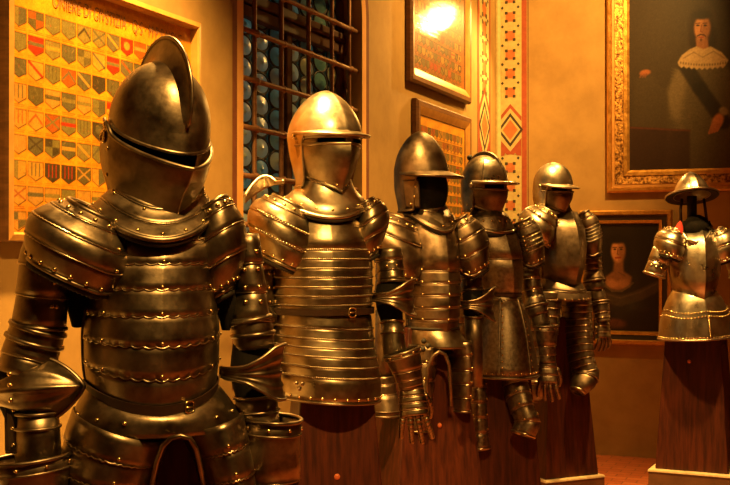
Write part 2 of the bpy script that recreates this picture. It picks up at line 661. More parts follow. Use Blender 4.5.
gr = empty('window_grille', LP((W0 + W1) / 2, WSILL, -.04), 'rusty iron bar grille across the arched window behind the second armour', 'grille')
for px in (263.5, 290, 317, 340, 357):
    s = s_of(px)
    b = MB()
    b.tube([LP(s, z, -.045) for z in (WSILL + .002, 1.5, 2., 2.5, WSPR + WR * .75 * math.sqrt(max(0, 1 - ((s - W0 - WR) / WR) ** 2)) - .003)], .011, 0, 8)
    b.build('vertical_bar', 'iron', gr)
for k in range(9):
    z = 2.385 + .2065 * (2 - k)
    half = WR if z < WSPR else WR * math.sqrt(max(.05, 1 - ((z - WSPR) / (WR * .75)) ** 2))
    sm = (W0 + W1) / 2
    b = MB()
    b.tube([LP(s, z, -.03) for s in lin(sm - half + .003, sm + half - .003, 6)], .012, 0, 8)
    for px in (263.5, 290, 317, 340, 357):
        s = s_of(px)
        if abs(s - sm) < half:
            b.ball(LP(s, z, -.035), .019, 0, 8, 6)
    b.build('horizontal_bar', 'iron', gr)
for z in (1.6, 2.3, 2.62):
    b = MB()
    b.tube([LP(s_of(357), z - .1, -.045), LP(W0 + .002, z + .04, -.10)], .010, 0, 6)
    b.build('wall_stay', 'iron', gr)


# ------------------------------------------------------------------ paintings
def lin_c(a):
    a = np.clip(a, 0, 1)
    return np.where(a <= .04045, a / 12.92, ((a + .055) / 1.055) ** 2.4)


def canvas(name, o, e1, e2, nx, ny, painter, material, parent):
    uu, vv = np.meshgrid(np.linspace(0, 1, nx), np.linspace(0, 1, ny))
    o, e1, e2 = [np.array(q) for q in (o, e1, e2)]
    pts = o + uu[..., None] * e1 + vv[..., None] * e2
    im = painter(pts, uu, vv)
    idx = np.arange(nx * ny).reshape(ny, nx)
    fa = np.stack([idx[:-1, :-1], idx[:-1, 1:], idx[1:, 1:], idx[1:, :-1]], -1).reshape(-1, 4)
    me = bpy.data.meshes.new(name)
    loc = np.array(parent['at'])
    me.from_pydata((pts.reshape(-1, 3) - loc).tolist(), [], fa.tolist())
    at = me.color_attributes.new('paint', 'FLOAT_COLOR', 'POINT')
    c = np.ones((nx * ny, 4), np.float32)
    c[:, :3] = lin_c(im).reshape(-1, 3)
    at.data.foreach_set('color', c.ravel())
    me.materials.append(M[material])
    me.update()
    ob = bpy.data.objects.new(name, me)
    ob.parent = parent
    COL.objects.link(ob)
    return ob


def frame_rect(P, u0, u1, z0, z1, prof, name, mats, parent, base=.0):
    """mitred picture frame; prof: (inset from the outer edge, height off the wall, material)"""
    mb = MB()
    for i in range(len(prof) - 1):
        (a, ha, mi), (b, hb, _) = prof[i], prof[i + 1]

        def cor(k, h):
            return [P(u0 + k, z0 + k, base + h), P(u1 - k, z0 + k, base + h), P(u1 - k, z1 - k, base + h), P(u0 + k, z1 - k, base + h)]
        A_, B_ = cor(a, ha), cor(b, hb)
        for j in range(4):
            l = (j + 1) % 4
            mb.poly([A_[j], A_[l], B_[l], B_[j]], mi)
    return mb.build(name, mats, parent, smooth=False)


def pix(pts):
    return 365 + F0 * pts[..., 0] / pts[..., 1], HZ - F0 * (pts[..., 2] - CH) / pts[..., 1]


class Paint:
    def __init__(self, X, Y, bg):
        self.X, self.Y = X, Y
        self.im = np.zeros(X.shape + (3,)) + np.array(bg)

    def mix(self, m, c, k=1.):
        m = np.clip(m, 0, 1)[..., None] * k
        self.im = self.im * (1 - m) + np.array(c) * m

    def ell(self, cx, cy, rx, ry, c, rot=0, soft=.25, k=1.):
        r = math.radians(rot)
        dx, dy = self.X - cx, self.Y - cy
        a, b = dx * math.cos(r) + dy * math.sin(r), -dx * math.sin(r) + dy * math.cos(r)
        d = np.sqrt((a / rx) ** 2 + (b / ry) ** 2)
        self.mix((1 + soft / 2 - d) / soft, c, k)

    def line(self, p, w, c, k=1., soft=.6):
        for (x0, y0), (x1, y1) in zip(p[:-1], p[1:]):
            L2 = (x1 - x0) ** 2 + (y1 - y0) ** 2
            t = np.clip(((self.X - x0) * (x1 - x0) + (self.Y - y0) * (y1 - y0)) / L2, 0, 1)
            d = np.hypot(self.X - x0 - t * (x1 - x0), self.Y - y0 - t * (y1 - y0))
            self.mix((w - d) / soft + .5, c, k)

    def poly(self, p, c, k=1., soft=1.0):
        ins = np.zeros(self.X.shape, bool)
        n = len(p)
        dm = np.full(self.X.shape, 1e9)
        for i in range(n):
            (x0, y0), (x1, y1) = p[i], p[(i + 1) % n]
            if y0 != y1:
                cr = ((y0 > self.Y) != (y1 > self.Y)) & (self.X < (x1 - x0) * (self.Y - y0) / (y1 - y0) + x0)
                ins ^= cr
            L2 = (x1 - x0) ** 2 + (y1 - y0) ** 2
            t = np.clip(((self.X - x0) * (x1 - x0) + (self.Y - y0) * (y1 - y0)) / L2, 0, 1)
            dm = np.minimum(dm, np.hypot(self.X - x0 - t * (x1 - x0), self.Y - y0 - t * (y1 - y0)))
        self.mix(np.where(ins, dm, -dm) / soft + .5, c, k)


SKIN = (.62, .42, .27)


def man(pts, uu, vv):
    X, Y = pix(pts)
    P = Paint(X, Y, (.155, .115, .075))
    P.ell(700, 110, 62, 80, (.20, .165, .115), soft=1.4)
    P.ell(655, 60, 40, 60, (.19, .15, .10), soft=1.5, k=.8)
    P.poly([(664, 175), (670, 95), (676, 72), (690, 62), (722, 62), (740, 80), (760, 175)], (.27, .23, .165), soft=5)
    P.poly([(668, 90), (676, 70), (690, 64), (686, 92), (680, 120), (668, 120)], (.35, .30, .22), soft=6)
    for i in range(26):
        y = 68 + i * 3.4
        P.line([(672 - i * .2, y), (680 + (i % 3) * 3, y + 3)], .7, (.36, .31, .22), .35)
    P.line([(686, 66), (700, 88), (724, 122)], 7, (.085, .06, .04), .85, 3)
    # hair, face, moustache
    P.ell(701, 25, 11.5, 17, (.12, .07, .042), soft=.5)
    P.ell(694, 37, 5, 12, (.12, .07, .042), soft=.7)
    P.ell(712, 38, 5, 13, (.11, .065, .04), soft=.7)
    P.poly([(696, 38), (708, 38), (710, 52), (697, 52)], (.50, .32, .20), soft=2)
    P.ell(702.5, 27.5, 8, 12.5, SKIN, 4, soft=.3)
    P.ell(706.5, 29, 4.5, 11, (.42, .26, .16), 4, soft=.9, k=.6)
    P.ell(702, 14.5, 9, 4.5, (.085, .048, .03), soft=.6)
    for x in (698.3, 705.6):
        P.line([(x - 2.1, 23.2), (x + 2, 22.8)], .5, (.24, .13, .08), .8)
        P.ell(x, 25.2, 1.7, .9, (.12, .07, .05), soft=.6)
    P.line([(702, 25), (701, 31), (703, 32)], .6, (.40, .22, .13), .8)
    P.line([(698, 35.6), (700.8, 34.3), (704, 34.6), (706, 36)], .7, (.20, .10, .06), .85)
    P.line([(699.4, 36.9), (703.6, 37)], .6, (.5, .18, .12))
    P.ell(701.5, 39.6, 1.2, 1.6, (.26, .14, .08), soft=.9, k=.8)
    # lace collar
    pc = [(697, 46), (690, 49), (682, 55), (678, 62)] + [(679 + 2.6 * i, 65 + (2.4 if i % 2 else .3) + 2.4 * math.sin(i / 18 * 3.1)) for i in range(19)] + [(729, 60), (722, 52), (711, 46), (704, 49)]
    P.poly(pc, (.60, .50, .36), soft=1.2)
    for i in range(18):
        P.ell(681 + 2.65 * i, 62.5 + 2.2 * math.sin(i / 17 * 3.1), .8, 1.2, (.30, .23, .15), soft=.8, k=.7)
    P.line([(684, 58), (694, 52), (703, 57), (714, 51), (725, 58)], .6, (.40, .32, .22), .6)
    # hands, table
    P.ell(645.5, 72.5, 5.5, 3.0, (.52, .30, .18), -10, soft=.5)
    for i in range(3):
        P.line([(642 + i * 2.4, 74), (640.5 + i * 2.4, 77)], .9, (.45, .25, .15), .9)
    P.poly([(636, 78), (652, 74), (664, 90), (676, 128), (632, 128)], (.21, .17, .115), soft=5, k=.7)
    P.ell(718, 121, 5.5, 8.5, (.60, .36, .21), 25, soft=.45)
    for i in range(4):
        P.line([(712.5 + i * 2.6, 125), (709.5 + i * 2.6, 133 - i * .8)], 1.25, (.56, .33, .19), .95)
    P.ell(724, 111, 5, 4, (.45, .38, .28), 30, soft=.5)
    P.poly([(630, 127), (690, 130), (690, 170), (630, 170)], (.15, .075, .05), soft=3, k=.75)
    P.line([(630, 127.5), (690, 130.5)], .9, (.30, .13, .075), .7)
    P.im += rng.normal(0, .012, X.shape)[..., None]
    return P.im


def woman(pts, uu, vv):
    X, Y = pix(pts)
    P = Paint(X, Y, (.085, .062, .042))
    P.ell(622, 295, 36, 48, (.12, .085, .058), soft=1.3)
    P.ell(617, 252, 12.5, 20, (.05, .032, .022), soft=.5)
    P.ell(609, 262, 6, 15, (.05, .032, .022), soft=.7)
    P.ell(626, 262, 5, 16, (.05, .032, .022), soft=.7)
    P.poly([(614, 258), (623, 258), (624, 271), (632, 277), (630, 287), (618, 291), (606, 287), (605, 277), (613, 271)], (.46, .29, .18), soft=3)
    P.ell(618, 251, 7.2, 11.2, (.72, .48, .30), 0, soft=.35)
    P.ell(622, 252, 4, 10, (.40, .24, .15), 0, soft=.9, k=.6)
    P.ell(617.5, 239.5, 8.5, 4, (.055, .035, .024), soft=.7)
    for x in (614.8, 621.2):
        P.line([(x - 1.9, 247.6), (x + 1.7, 247.3)], .45, (.18, .09, .06), .9)
        P.ell(x, 249.3, 1.4, .75, (.10, .06, .045), soft=.6)
    P.line([(617.9, 249), (617.2, 254), (618.7, 254.6)], .5, (.38, .21, .13), .8)
    P.line([(615.6, 257.8), (620.6, 257.6)], .75, (.50, .16, .11), .9)
    P.ell(612, 284, 6, 4.5, (.70, .47, .30), 15, soft=.9, k=.7)
    P.ell(623, 284, 6, 4.5, (.64, .43, .27), -15, soft=.9, k=.7)
    P.line([(618, 272), (625, 276)], .5, (.30, .18, .11), .6)
    P.line([(603, 283), (612, 291), (622, 291), (633, 283)], 1.0, (.36, .28, .20), .8)
    P.line([(606, 297), (620, 301), (640, 295), (660, 285)], 5.5, (.24, .185, .13), .9, 2)
    P.line([(606, 294), (620, 298), (640, 292), (658, 283)], .8, (.34, .27, .19), .6)
    P.ell(616, 323, 10, 4.5, (.34, .20, .13), 8, soft=.7)
    for i in range(4):
        P.line([(610 + i * 2.5, 322), (606 + i * 2.6, 328)], .9, (.28, .16, .10), .7)
    P.im += rng.normal(0, .010, X.shape)[..., None]
    return P.im


# big portrait
u0, z0 = t_of(608), zb(608, 193)
u1, z1 = u0 + 1.62, z0 + 2.02
pf = [(0, 0, 0), (0, .036, 0), (.012, .046, 0), (.03, .046, 0), (.036, .036, 1), (.052, .033, 1), (.056, .037, 2), (.112, .028, 2), (.116, .035, 0), (.14, .032, 0), (.155, .022, 0), (.155, .012, 0)]
t = empty('portrait_painting', BP((u0 + u1) / 2, z0, .0), 'large dark portrait of a long-haired man in lace collar in broad carved gilt frame', 'painting')
frame_rect(BP, u0, u1, z0, z1, pf, 'picture_frame', ['gilt', 'ochre_wood', 'carved_gilt'], t, .003)
canvas('canvas', BP(u0 + .15, z0 + .15, .02), BW * (u1 - u0 - .3), UP * (z1 - z0 - .3), 300, 380, man, 'oil_painting', t)
# smaller portrait
u0, u1, z0, z1 = t_of(581), t_of(673), zb(600, 343.5), zb(620, 210.5)
pf = [(0, 0, 0), (0, .04, 0), (.008, .05, 0), (.030, .05, 0), (.036, .036, 1), (.066, .030, 1), (.070, .036, 0), (.090, .032, 0), (.096, .012, 0)]
t = empty('portrait_painting', BP((u0 + u1) / 2, z0, .0), 'small dark portrait of a woman in low-necked dress in black and gold frame', 'painting')
frame_rect(BP, u0, u1, z0, z1, pf, 'picture_frame', ['gilt', 'frame_black'], t, .003)
canvas('canvas', BP(u0 + .09, z0 + .09, .016), BW * (u1 - u0 - .18), UP * (z1 - z0 - .18), 160, 210, woman, 'oil_painting', t)

# ------------------------------------------------------------------ boards of painted shields on the left wall
CREST = [(.56, .15, .05), (.30, .26, .13), (.38, .34, .17), (.60, .44, .14), (.22, .18, .10), (.52, .26, .07), (.34, .30, .18), (.58, .42, .16), (.42, .36, .16), (.30, .27, .16)]


def shields(s_left, s_right, z_top, pitch_s, pitch_z, rows, ztext, bg, seed, first=0.):
    def painter(pts, uu, vv):
        r = np.random.RandomState(seed)
        S = ((pts - np.array(CN)) @ np.array(LW))
        X = (s_left - S) * 1000.            # mm from the board's left edge
        Y = (z_top - pts[..., 2]) * 1000.   # mm down
        P = Paint(X, Y, bg)
        P.im = P.im * (1 + .10 * np.sin(X / 37. + Y / 23.) * np.sin(Y / 41.))[..., None]
        W = (s_left - s_right) * 1000
        ps, pz = pitch_s * 1000, pitch_z * 1000
        for j in range(rows):
            y = ztext * 1000 + j * pz
            for i in range(int((W - 12) / ps)):
                x = 10 + first + i * ps
                w, h = ps * .90, pz * .76
                pts_ = [(x, y), (x + w, y), (x + w, y + h * .7), (x + w * .5, y + h), (x, y + h * .7)]
                mx = (X > x - 6) & (X < x + w + 6) & (Y > y - 6) & (Y < y + h + 20)
                ys, xs = np.where(mx)
                if x + w > W - 4 or len(ys) == 0:
                    continue
                sl = (slice(ys.min(), ys.max() + 1), slice(xs.min(), xs.max() + 1))
                Q = Paint(X[sl], Y[sl], (0, 0, 0))
                Q.im = P.im[sl].copy()
                c1, c2 = CREST[r.randint(10)], CREST[r.randint(10)]
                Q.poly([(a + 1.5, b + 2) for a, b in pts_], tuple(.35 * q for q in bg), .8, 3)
                Q.poly(pts_, c1, 1, 2.2)
                k = r.randint(8)
                if k == 0:
                    Q.line([(x + 4, y + 4), (x + w - 4, y + h * .75)], 4.5, c2, 1, 2)
                elif k == 1:
                    Q.line([(x + 3, y + h * .4), (x + w - 3, y + h * .4)], 6, c2, 1, 2)
                elif k == 2:
                    Q.line([(x + 4, y + 5), (x + w - 5, y + h * .7)], 3, c2, 1, 2)
                    Q.line([(x + w - 4, y + 5), (x + 5, y + h * .7)], 3, c2, 1, 2)
                elif k == 3:
                    Q.poly([(x + w * .5, y + 2), (x + w - 2, y + 2), (x + w - 2, y + h * .68), (x + w * .5, y + h - 3)], c2, 1, 2)
                elif k == 4:
                    for a in range(3):
                        Q.line([(x + w * (.25 + .25 * a), y + 5), (x + w * (.25 + .25 * a), y + h * .7)], 2.6, c2, 1, 2)
                elif k == 5:
                    Q.ell(x + w / 2, y + h * .42, w * .25, h * .25, c2, 0, .3)
                elif k == 6:
                    Q.poly([(x + 3, y + h * .7), (x + w / 2, y + h * .25), (x + w - 3, y + h * .7), (x + w - 3, y + h * .55), (x + w / 2, y + 4), (x + 3, y + h * .55)], c2, 1, 2)
                else:
                    Q.poly([(x + 2, y + 2), (x + w / 2, y + 2), (x + w / 2, y + h * .42), (x + 2, y + h * .42)], c2, 1, 2)
                    Q.poly([(x + w / 2, y + h * .42), (x + w - 2, y + h * .42), (x + w - 2, y + h * .68), (x + w / 2, y + h - 4)], c2, 1, 2)
                for b in range(5):
                    a0, a1 = x + r.uniform(3, w - 3), y + r.uniform(4, h * .75)
                    Q.line([(a0, a1), (a0 + r.uniform(-12, 12), a1 + r.uniform(-12, 12))], .9, CREST[r.randint(10)], .6, 1.5)
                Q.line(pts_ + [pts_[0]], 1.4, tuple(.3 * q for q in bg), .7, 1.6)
                # faint lines of writing under each shield
                for b in range(2):
                    Q.line([(x + 2, y + h + 4 + b * 5), (x + w - r.randint(2, 14), y + h + 4 + b * 5)], .8, (.30, .14, .04), .5, 1.5)
                P.im[sl] = Q.im
        P.im += rng.normal(0, .02, X.shape)[..., None]
        return P.im
    return painter


def board(sl, sr, z0, z1, prof, fw, mats, label, painter, nx, ny, tilt=0.):
    t = empty('heraldic_board', LP((sl + sr) / 2, z0, 0), label, 'board')

    def Q(s, z, off=0.):
        return LP(s, z, off + (z - z0) * tilt)
    frame_rect(Q, sr, sl, z0, z1, prof, 'board_frame', mats, t, .004)
    o = Q(sl - fw, z0 + fw, .02)
    e1 = Q(sr + fw, z0 + fw, .02) - o
    e2 = Q(sl - fw, z1 - fw, .02) - o
    canvas('painted_board', o, e1, e2, nx, ny, painter, 'painted_board', t)
    return t, Q


sl, sr = s_of(-6), s_of(190)
z0, z1 = zl(10, 242), zl(183.5, 33) + .045
pf = [(0, 0, 0), (0, .03, 0), (.006, .045, 0), (.040, .045, 0), (.046, .06, 1), (.064, .06, 1), (.070, .035, 2), (.10, .02, 2)]
pf = [(0, 0, 0), (0, .035, 0), (.004, .046, 1), (.022, .050, 1), (.028, .044, 1), (.030, .010, 1)]
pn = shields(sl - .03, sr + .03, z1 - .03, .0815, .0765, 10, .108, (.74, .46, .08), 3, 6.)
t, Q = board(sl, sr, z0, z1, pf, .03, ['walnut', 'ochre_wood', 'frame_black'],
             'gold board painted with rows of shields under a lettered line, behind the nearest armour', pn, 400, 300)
fc = bpy.data.curves.new('lettering', 'FONT')
fc.body = 'ONIERE DI GIVSTIZIA \u00b7 Q\u00b7S \u00b7 M\u00b7P\u00b7P\u00b7NOVE'
fc.size = .060
fc.offset = -.0004
fc.space_character = 1.02
fo = bpy.data.objects.new('lettering', fc)
COL.objects.link(fo)
bpy.context.view_layer.update()
me = bpy.data.meshes.new_from_object(fo.evaluated_get(bpy.context.evaluated_depsgraph_get()))
bpy.data.objects.remove(fo)
xs = [v.co.x for v in me.vertices]
S0, S1 = s_of(47), s_of(176)
k = (S0 - S1) / (max(xs) - min(xs))
zt = zl(110, 19.5) - .022
org = Q(S0, zt, .0235)
for v in me.vertices:
    q = org - LW * ((v.co.x - min(xs)) * k) + UP * v.co.y - V(t['at'])
    v.co = q
me.materials.clear()
me.materials.append(M['ink'])
io = bpy.data.objects.new('inscription', me)
io.parent = t
COL.objects.link(io)

# the two boards right of the window
sl, sr = s_of(405), s_of(465.5)
z0 = zl(434, 92)
pf2 = [(0, 0, 0), (0, .028, 0), (.012, .042, 0), (.04, .042, 1), (.06, .034, 1), (.085, .022, 0), (.09, .012, 0)]
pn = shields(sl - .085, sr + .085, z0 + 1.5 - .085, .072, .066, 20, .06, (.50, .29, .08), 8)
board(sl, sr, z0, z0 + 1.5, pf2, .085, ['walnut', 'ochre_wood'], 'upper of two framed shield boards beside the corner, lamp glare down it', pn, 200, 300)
z1 = zl(437, 107.5)
sl2 = s_of(411)
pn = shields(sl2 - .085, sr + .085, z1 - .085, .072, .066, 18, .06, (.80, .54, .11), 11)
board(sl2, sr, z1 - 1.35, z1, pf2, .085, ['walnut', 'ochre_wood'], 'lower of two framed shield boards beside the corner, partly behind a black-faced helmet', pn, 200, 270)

# pale stone bench along the wall behind the nearest armour
mb = MB()
mb.box(LP(4.45, 0, .001), LW * 2.2, BW * .30, UP * .76, 1)
mb.box(LP(4.42, .76, .001), LW * 2.26, BW * .34, UP * .05, 0)
o = mb.build('wall_bench', ['pale_stone', 'plaster'], smooth=False, bevel=.006)
o['label'] = 'pale stone ledge along the wall behind the nearest armour'
o['category'] = 'ledge'

# ------------------------------------------------------------------ suits of armour
def fr(yaw):
    y = math.radians(yaw)
    return V((math.sin(y), -math.cos(y), 0))


class Suit:
    def __init__(s, label, D, yaw, base, st, group='suits of armour along the wall'):
        s.D, s.yaw, s.st = D, yaw, st
        s.F = fr(yaw)
        s.R = V((math.cos(math.radians(yaw)), math.sin(math.radians(yaw)), 0))   # viewer's right, level
        s.mm = [st, 'brass', 'black_leather', 'edge_steel']
        at = PX(base[0], base[1], D)
        s.root = empty('suit_of_armour', at, label, 'suit of armour', group)
        s.cnt = {}

    def q(s, px, py, dd=0.):
        return PX(px, py, s.D + dd)

    def m(s, px):
        return px / F0 * s.D

    def tube(s, rows, front=None, **k):
        """rows: (px, py, dd, half width px, front m, back m)"""
        return Tube([(s.q(a, b, d), s.m(w), f, g) for (a, b, d, w, f, g) in rows], front or s.F, **k)

    def out(s, mb, name, parent=None, mats=None, thick=.0025):
        return mb.build(name, mats or s.mm, parent or s.root, thick)


def torso(s, rows, nb, dip=None, ridge=.004, pf=1.0, scal=(44, .006), v_first=.0, front_only=95, riv=True, dotted=0, out=.0022, edge=.0009):
    T = s.tube(rows, ridge=ridge, dip=dip, pf=pf, axis=(0, 0, -1))
    vs = [0] + lin(v_first, 1, nb) if v_first else lin(0, 1, nb + 1)
    mb = MB()
    bands(mb, T, -front_only, front_only, vs, out, scal, 190, edge=edge)
    for sd in (-1, 1):
        side_rim(mb, T, sd * front_only, 0.02, .98, .004, 0)
    if riv:
        for v in vs[1:-1]:
            rivets(mb, T, [(a, v - .012) for a in (-78, -52, 0, 52, 78)], s.m(1.5) if s.D < 4 else .004)
    if dotted:
        for v in vs[1:-1]:
            dots(mb, T, -80, 80, v - .005, dotted, .0025, 0, .0025)
    s.out(mb, 'breastplate')
    mb = MB()
    bands(mb, T, front_only, 360 - front_only, [0, .5, 1], .003, None, 60)
    s.out(mb, 'backplate')
    return T


def gorget(s, rows, nb=3, riv=14, mats=None, nrim=.005, dipv=.05, name='gorget', dip0=0.):
    T = s.tube(rows, dip=lambda v: dip0 + (dipv - dip0) * v * v, axis=(0, 0, -1))
    mb = MB()
    bands(mb, T, 0, 360, lin(0, 1, nb + 1), .003, None, 72)
    rim(mb, T, 0, 360, 1, nrim, 0, .002)
    mb.tube([T(t, 1, -.004) - V((0, 0, nrim * 1.6)) for t in lin(0, 350, 60)], nrim * 1.1, 2, 6, close=True)
    rim(mb, T, 0, 360, 0, nrim * .8, 0, .001)
    rivets(mb, T, [(360. * i / riv, .88) for i in range(riv)], .0042)
    if nb > 2:
        rivets(mb, T, [(360. * (i + .5) / 8, .40) for i in range(8)], .0036)
    s.out(mb, name, mats=mats)
    return T


class Cut:
    """a tube whose lower edge climbs towards the breast, rounding the plate's corner"""
    def __init__(q, T, sg, k=.30):
        q.T, q.sg, q.k, q.len = T, sg, k, T.len

    def w(q, th, v):
        t = (q.sg * ((th + 180) % 360 - 180) - 30) / 70.
        t = min(1, max(0, t))
        return min(1, max(0, v * (1 - q.k * t * t * (3 - 2 * t))))

    def __call__(q, th, v, out=0.):
        return q.T(th, q.w(th, v), out)

    def n(q, th, v):
        return q.T.n(th, q.w(th, v))

    def c(q, v):
        return q.T.c(v)

    def frame(q, v):
        return q.T.frame(v)


def pauldron(s, rows, axis, nb=4, th=(-175, 115), scal=None, dotted=(), r=.0045, mats=None, rimr=.0045, rim_mi=0, riv=True, out=.0022, edge=.0011):
    T = Cut(s.tube(rows, axis=axis), 1 if axis[0] < 0 else -1)
    mb = MB()
    vs = [0, .13] + lin(.36, .66, nb - 2) + [1] if nb > 2 else [0, .14, .5, 1]
    bands(mb, T, th[0], th[1], vs, out, scal, 96, 4, edge=edge)
    rim(mb, T, th[0], th[1], 0, rimr, rim_mi, .002)
    rim(mb, T, th[0], th[1], 1, rimr, rim_mi, .002)
    mb.tube([T(t, 1, -.006) + T.frame(1)[0] * .010 for t in lin(th[0], th[1], 90)], [rimr * (1.3 + .5 * (k % 2)) for k in range(90)], 2, 6)
    side_rim(mb, T, th[0], 0, 1, rimr * .9, rim_mi)
    side_rim(mb, T, th[1], 0, 1, rimr * .9, rim_mi)
    if riv:
        rivets(mb, T, [(a, .075) for a in lin(-120, 100, 10)], r)
        rivets(mb, T, [(a, .93) for a in lin(-100, 90, 11)], r)
        sg = 1 if axis[0] < 0 else -1
        for v in vs[2:-1]:
            rivets(mb, T, [(sg * 62, v - .04), (sg * 40, v - .04)], r * .9)
    for v in dotted:
        dots(mb, T, -60, 60, v, 26, .0028, 3, .004)
    s.out(mb, 'pauldron', mats=mats)
    return T


def limb(s, name, rows, nb=3, th=(0, 360), rings=(), riv=(), r=.0042, parent=None, mats=None, scal=None, out=.003, rimr=.0045):
    T = s.tube(rows)
    mb = MB()
    bands(mb, T, th[0], th[1], lin(0, 1, nb + 1), out, scal, 48, 3)
    for v in rings:
        rim(mb, T, th[0], th[1], v, rimr, 0, .003, 40)
    rivets(mb, T, riv, r)
    s.out(mb, name, parent, mats)
    return T


def dark_core(s, rows, name='arm_core', mats=('black_cloth',)):  # closed black tube filling the gaps at armpit and elbow
    T = s.tube(rows)
    mb = MB()
    mb.grid(lambda a, v: T(a, v), lin(0, 345, 24), lin(0, 1, 10), 0, True)
    for v in (0, 1):
        c = T.c(v)
        mb.poly([T(a, v) for a in (lin(0, 345, 24) if v else lin(345, 0, 24))])
    return s.out(mb, name, None, list(mats), 0)


HEART = lambda q: math.sin(math.pi * min(1, q) ** .62) ** .75 if 0 < q < 1 else 0
WEDGE = pchip([0, .12, .45, .75, .92, 1], [.16, .26, .66, 1, .80, .12])
ALMOND = lambda q: math.sin(math.pi * q) ** .8


def couter(s, A, B, N, wpx, prof=WEDGE, bulge=.014, ridges=((0, .011), (-.45, .006), (.45, .006)), wrap=.008, mats=None):
    mb = MB()
    leaf(mb, s.q(*A), s.q(*B), N, s.m(wpx), prof, bulge, ridges, wrap, edge=.0035, emi=0)
    return s.out(mb, 'elbow_guard', mats=mats)


def wing(s, c, rx, ry, hpx, h=None, flare=.012, tilt=0., mats=None):
    """elbow guard: a narrow strap on the inside that opens into a tall fluted fan round the outside of the joint"""
    C = s.q(*c)
    h = h or pchip([-100, -60, -25, 5, 35, 62, 110, 140], [.16, .19, .28, .56, .92, 1, .85, .5])
    a, hm = s.m(rx), s.m(hpx)

    def P(ph, t):
        r = math.radians(ph)
        hh = h(ph)
        fl = flare * hh * t * t + .005 * math.exp(-(t / .10) ** 2) * hh
        for t0 in (-.5, .5):
            fl += .004 * hh * math.exp(-((t - t0) / .08) ** 2)
        k = 1 + .10 * hh
        return C + s.R * (math.sin(r) * (a * k + fl)) + s.F * (math.cos(r) * (ry + fl)) + V((0, 0, hm * hh * t + tilt * math.sin(r)))
    mb = MB()
    phs, ts = lin(-100, 140, 56), lin(-1, 1, 29)
    mb.grid(P, phs, ts, 0)
    mb.tube([P(p, -1) for p in phs] + [P(p, 1) for p in phs[::-1]], .0035, 0, 6, close=True)
    return s.out(mb, 'elbow_guard', mats=mats)


def finger(path, r, mats, parent, name='finger'):
    """articulated finger of small overlapping scales"""
    L = len(path)
    fx = [pchip(lin(0, 1, L), [p[k] for p in path]) for k in range(3)]
    mb = MB()
    pts, rs = [], []
    nsc = 8
    for k in range(nsc):
        for (t, m) in ((0., .84), (.75, 1.06), (.98, 1.08)):
            u = (k + t) / nsc
            pts.append(V([f(u) for f in fx]))
            rs.append(r * m * (1 - .30 * u))
    mb.tube(pts, rs, 0, 9)
    e = pts[-1]
    mb.ball(e, rs[-1] * .98, 0, 9, 6)
    return mb.build(name, mats, parent, 0)


def gauntlet(s, cuff, hand, dirn, back, spread=1., mats=None, side=1, flen=.082, rimv=True, nb=5, scale=1., riv=True, curl=.035, thumb=True, cname='gauntlet'):
    """cuff rows like a tube; hand = wrist pixel (px, py, dd); dirn points down the hand, back = back of the hand"""
    mats = mats or s.mm
    T = s.tube(cuff)
    mb = MB()
    bands(mb, T, 0, 360, [0, .55, .8, 1.0], .003, None, 56, 4)
    rim(mb, T, 0, 360, 0, .004, 0, .001, 48)
    rim(mb, T, 0, 360, .12, .0022, 0, .002, 48)
    if riv:
        rivets(mb, T, [(a, .06) for a in (-60, -20, 20, 60)], .0038)
    W = s.q(*hand)
    d = V(dirn).normalized()
    b = V(back)
    b = (b - d * b.dot(d)).normalized()
    sd = d.cross(b).normalized()
    if sd.x < 0:
        sd = -sd
    k = scale
    H = Tube([(W - d * .012 * k, .036 * k, .024 * k, .020 * k), (W + d * .03 * k, .041 * k, .024 * k, .020 * k),
              (W + d * .07 * k, .045 * k, .022 * k, .018 * k), (W + d * .10 * k + b * .002, .044 * k, .018 * k, .015 * k)], b)
    bands(mb, H, 0, 360, lin(0, 1, nb + 1), .003, None, 40, 3)
    g = s.out(mb, cname, mats=mats)
    lens = (.90, 1.05, 1.0, .78)
    for i in range(4):
        o = (i - 1.5) * .0235 * k
        p0 = W + d * .092 * k + sd * o
        sp = sd * ((i - 1.5) * .010 * spread * k)
        L = flen * lens[i if side > 0 else 3 - i] * k
        path = [p0, p0 + d * L * .36 + sp * .4 + b * .003, p0 + d * L * .70 + sp * .8 - b * curl * .35 * k, p0 + d * L * .95 + sp - b * curl * k]
        finger(path, .0122 * k, mats, g)
    if thumb:
        o = -side * .040 * k
        p0 = W + d * .028 * k + sd * o - b * .006
        path = [p0, p0 + d * .03 * k - sd * side * .014 * k - b * .008, p0 + d * .058 * k - sd * side * .016 * k - b * .020 * k, p0 + d * .078 * k - sd * side * .010 * k - b * .028 * k]
        finger(path, .0115 * k, mats, g, 'thumb')
    return g


def strap(mb, T, v, h, th0=0, th1=360, out=.006, mi=0, dv=None):
    full = th1 - th0 >= 360
    ths = lin(th0, th1, 91)
    if full:
        ths = ths[:-1]
    hh = h / T.len / 2
    for prof in ([(-hh, 0), (-hh, .0035)], [(-hh, .0035), (hh, .0035)], [(hh, .0035), (hh, 0)]):
        mb.grid(lambda a, p: T(a, v + p[0] + (dv(a) if dv else 0), out + p[1]), ths, prof, mi, full)


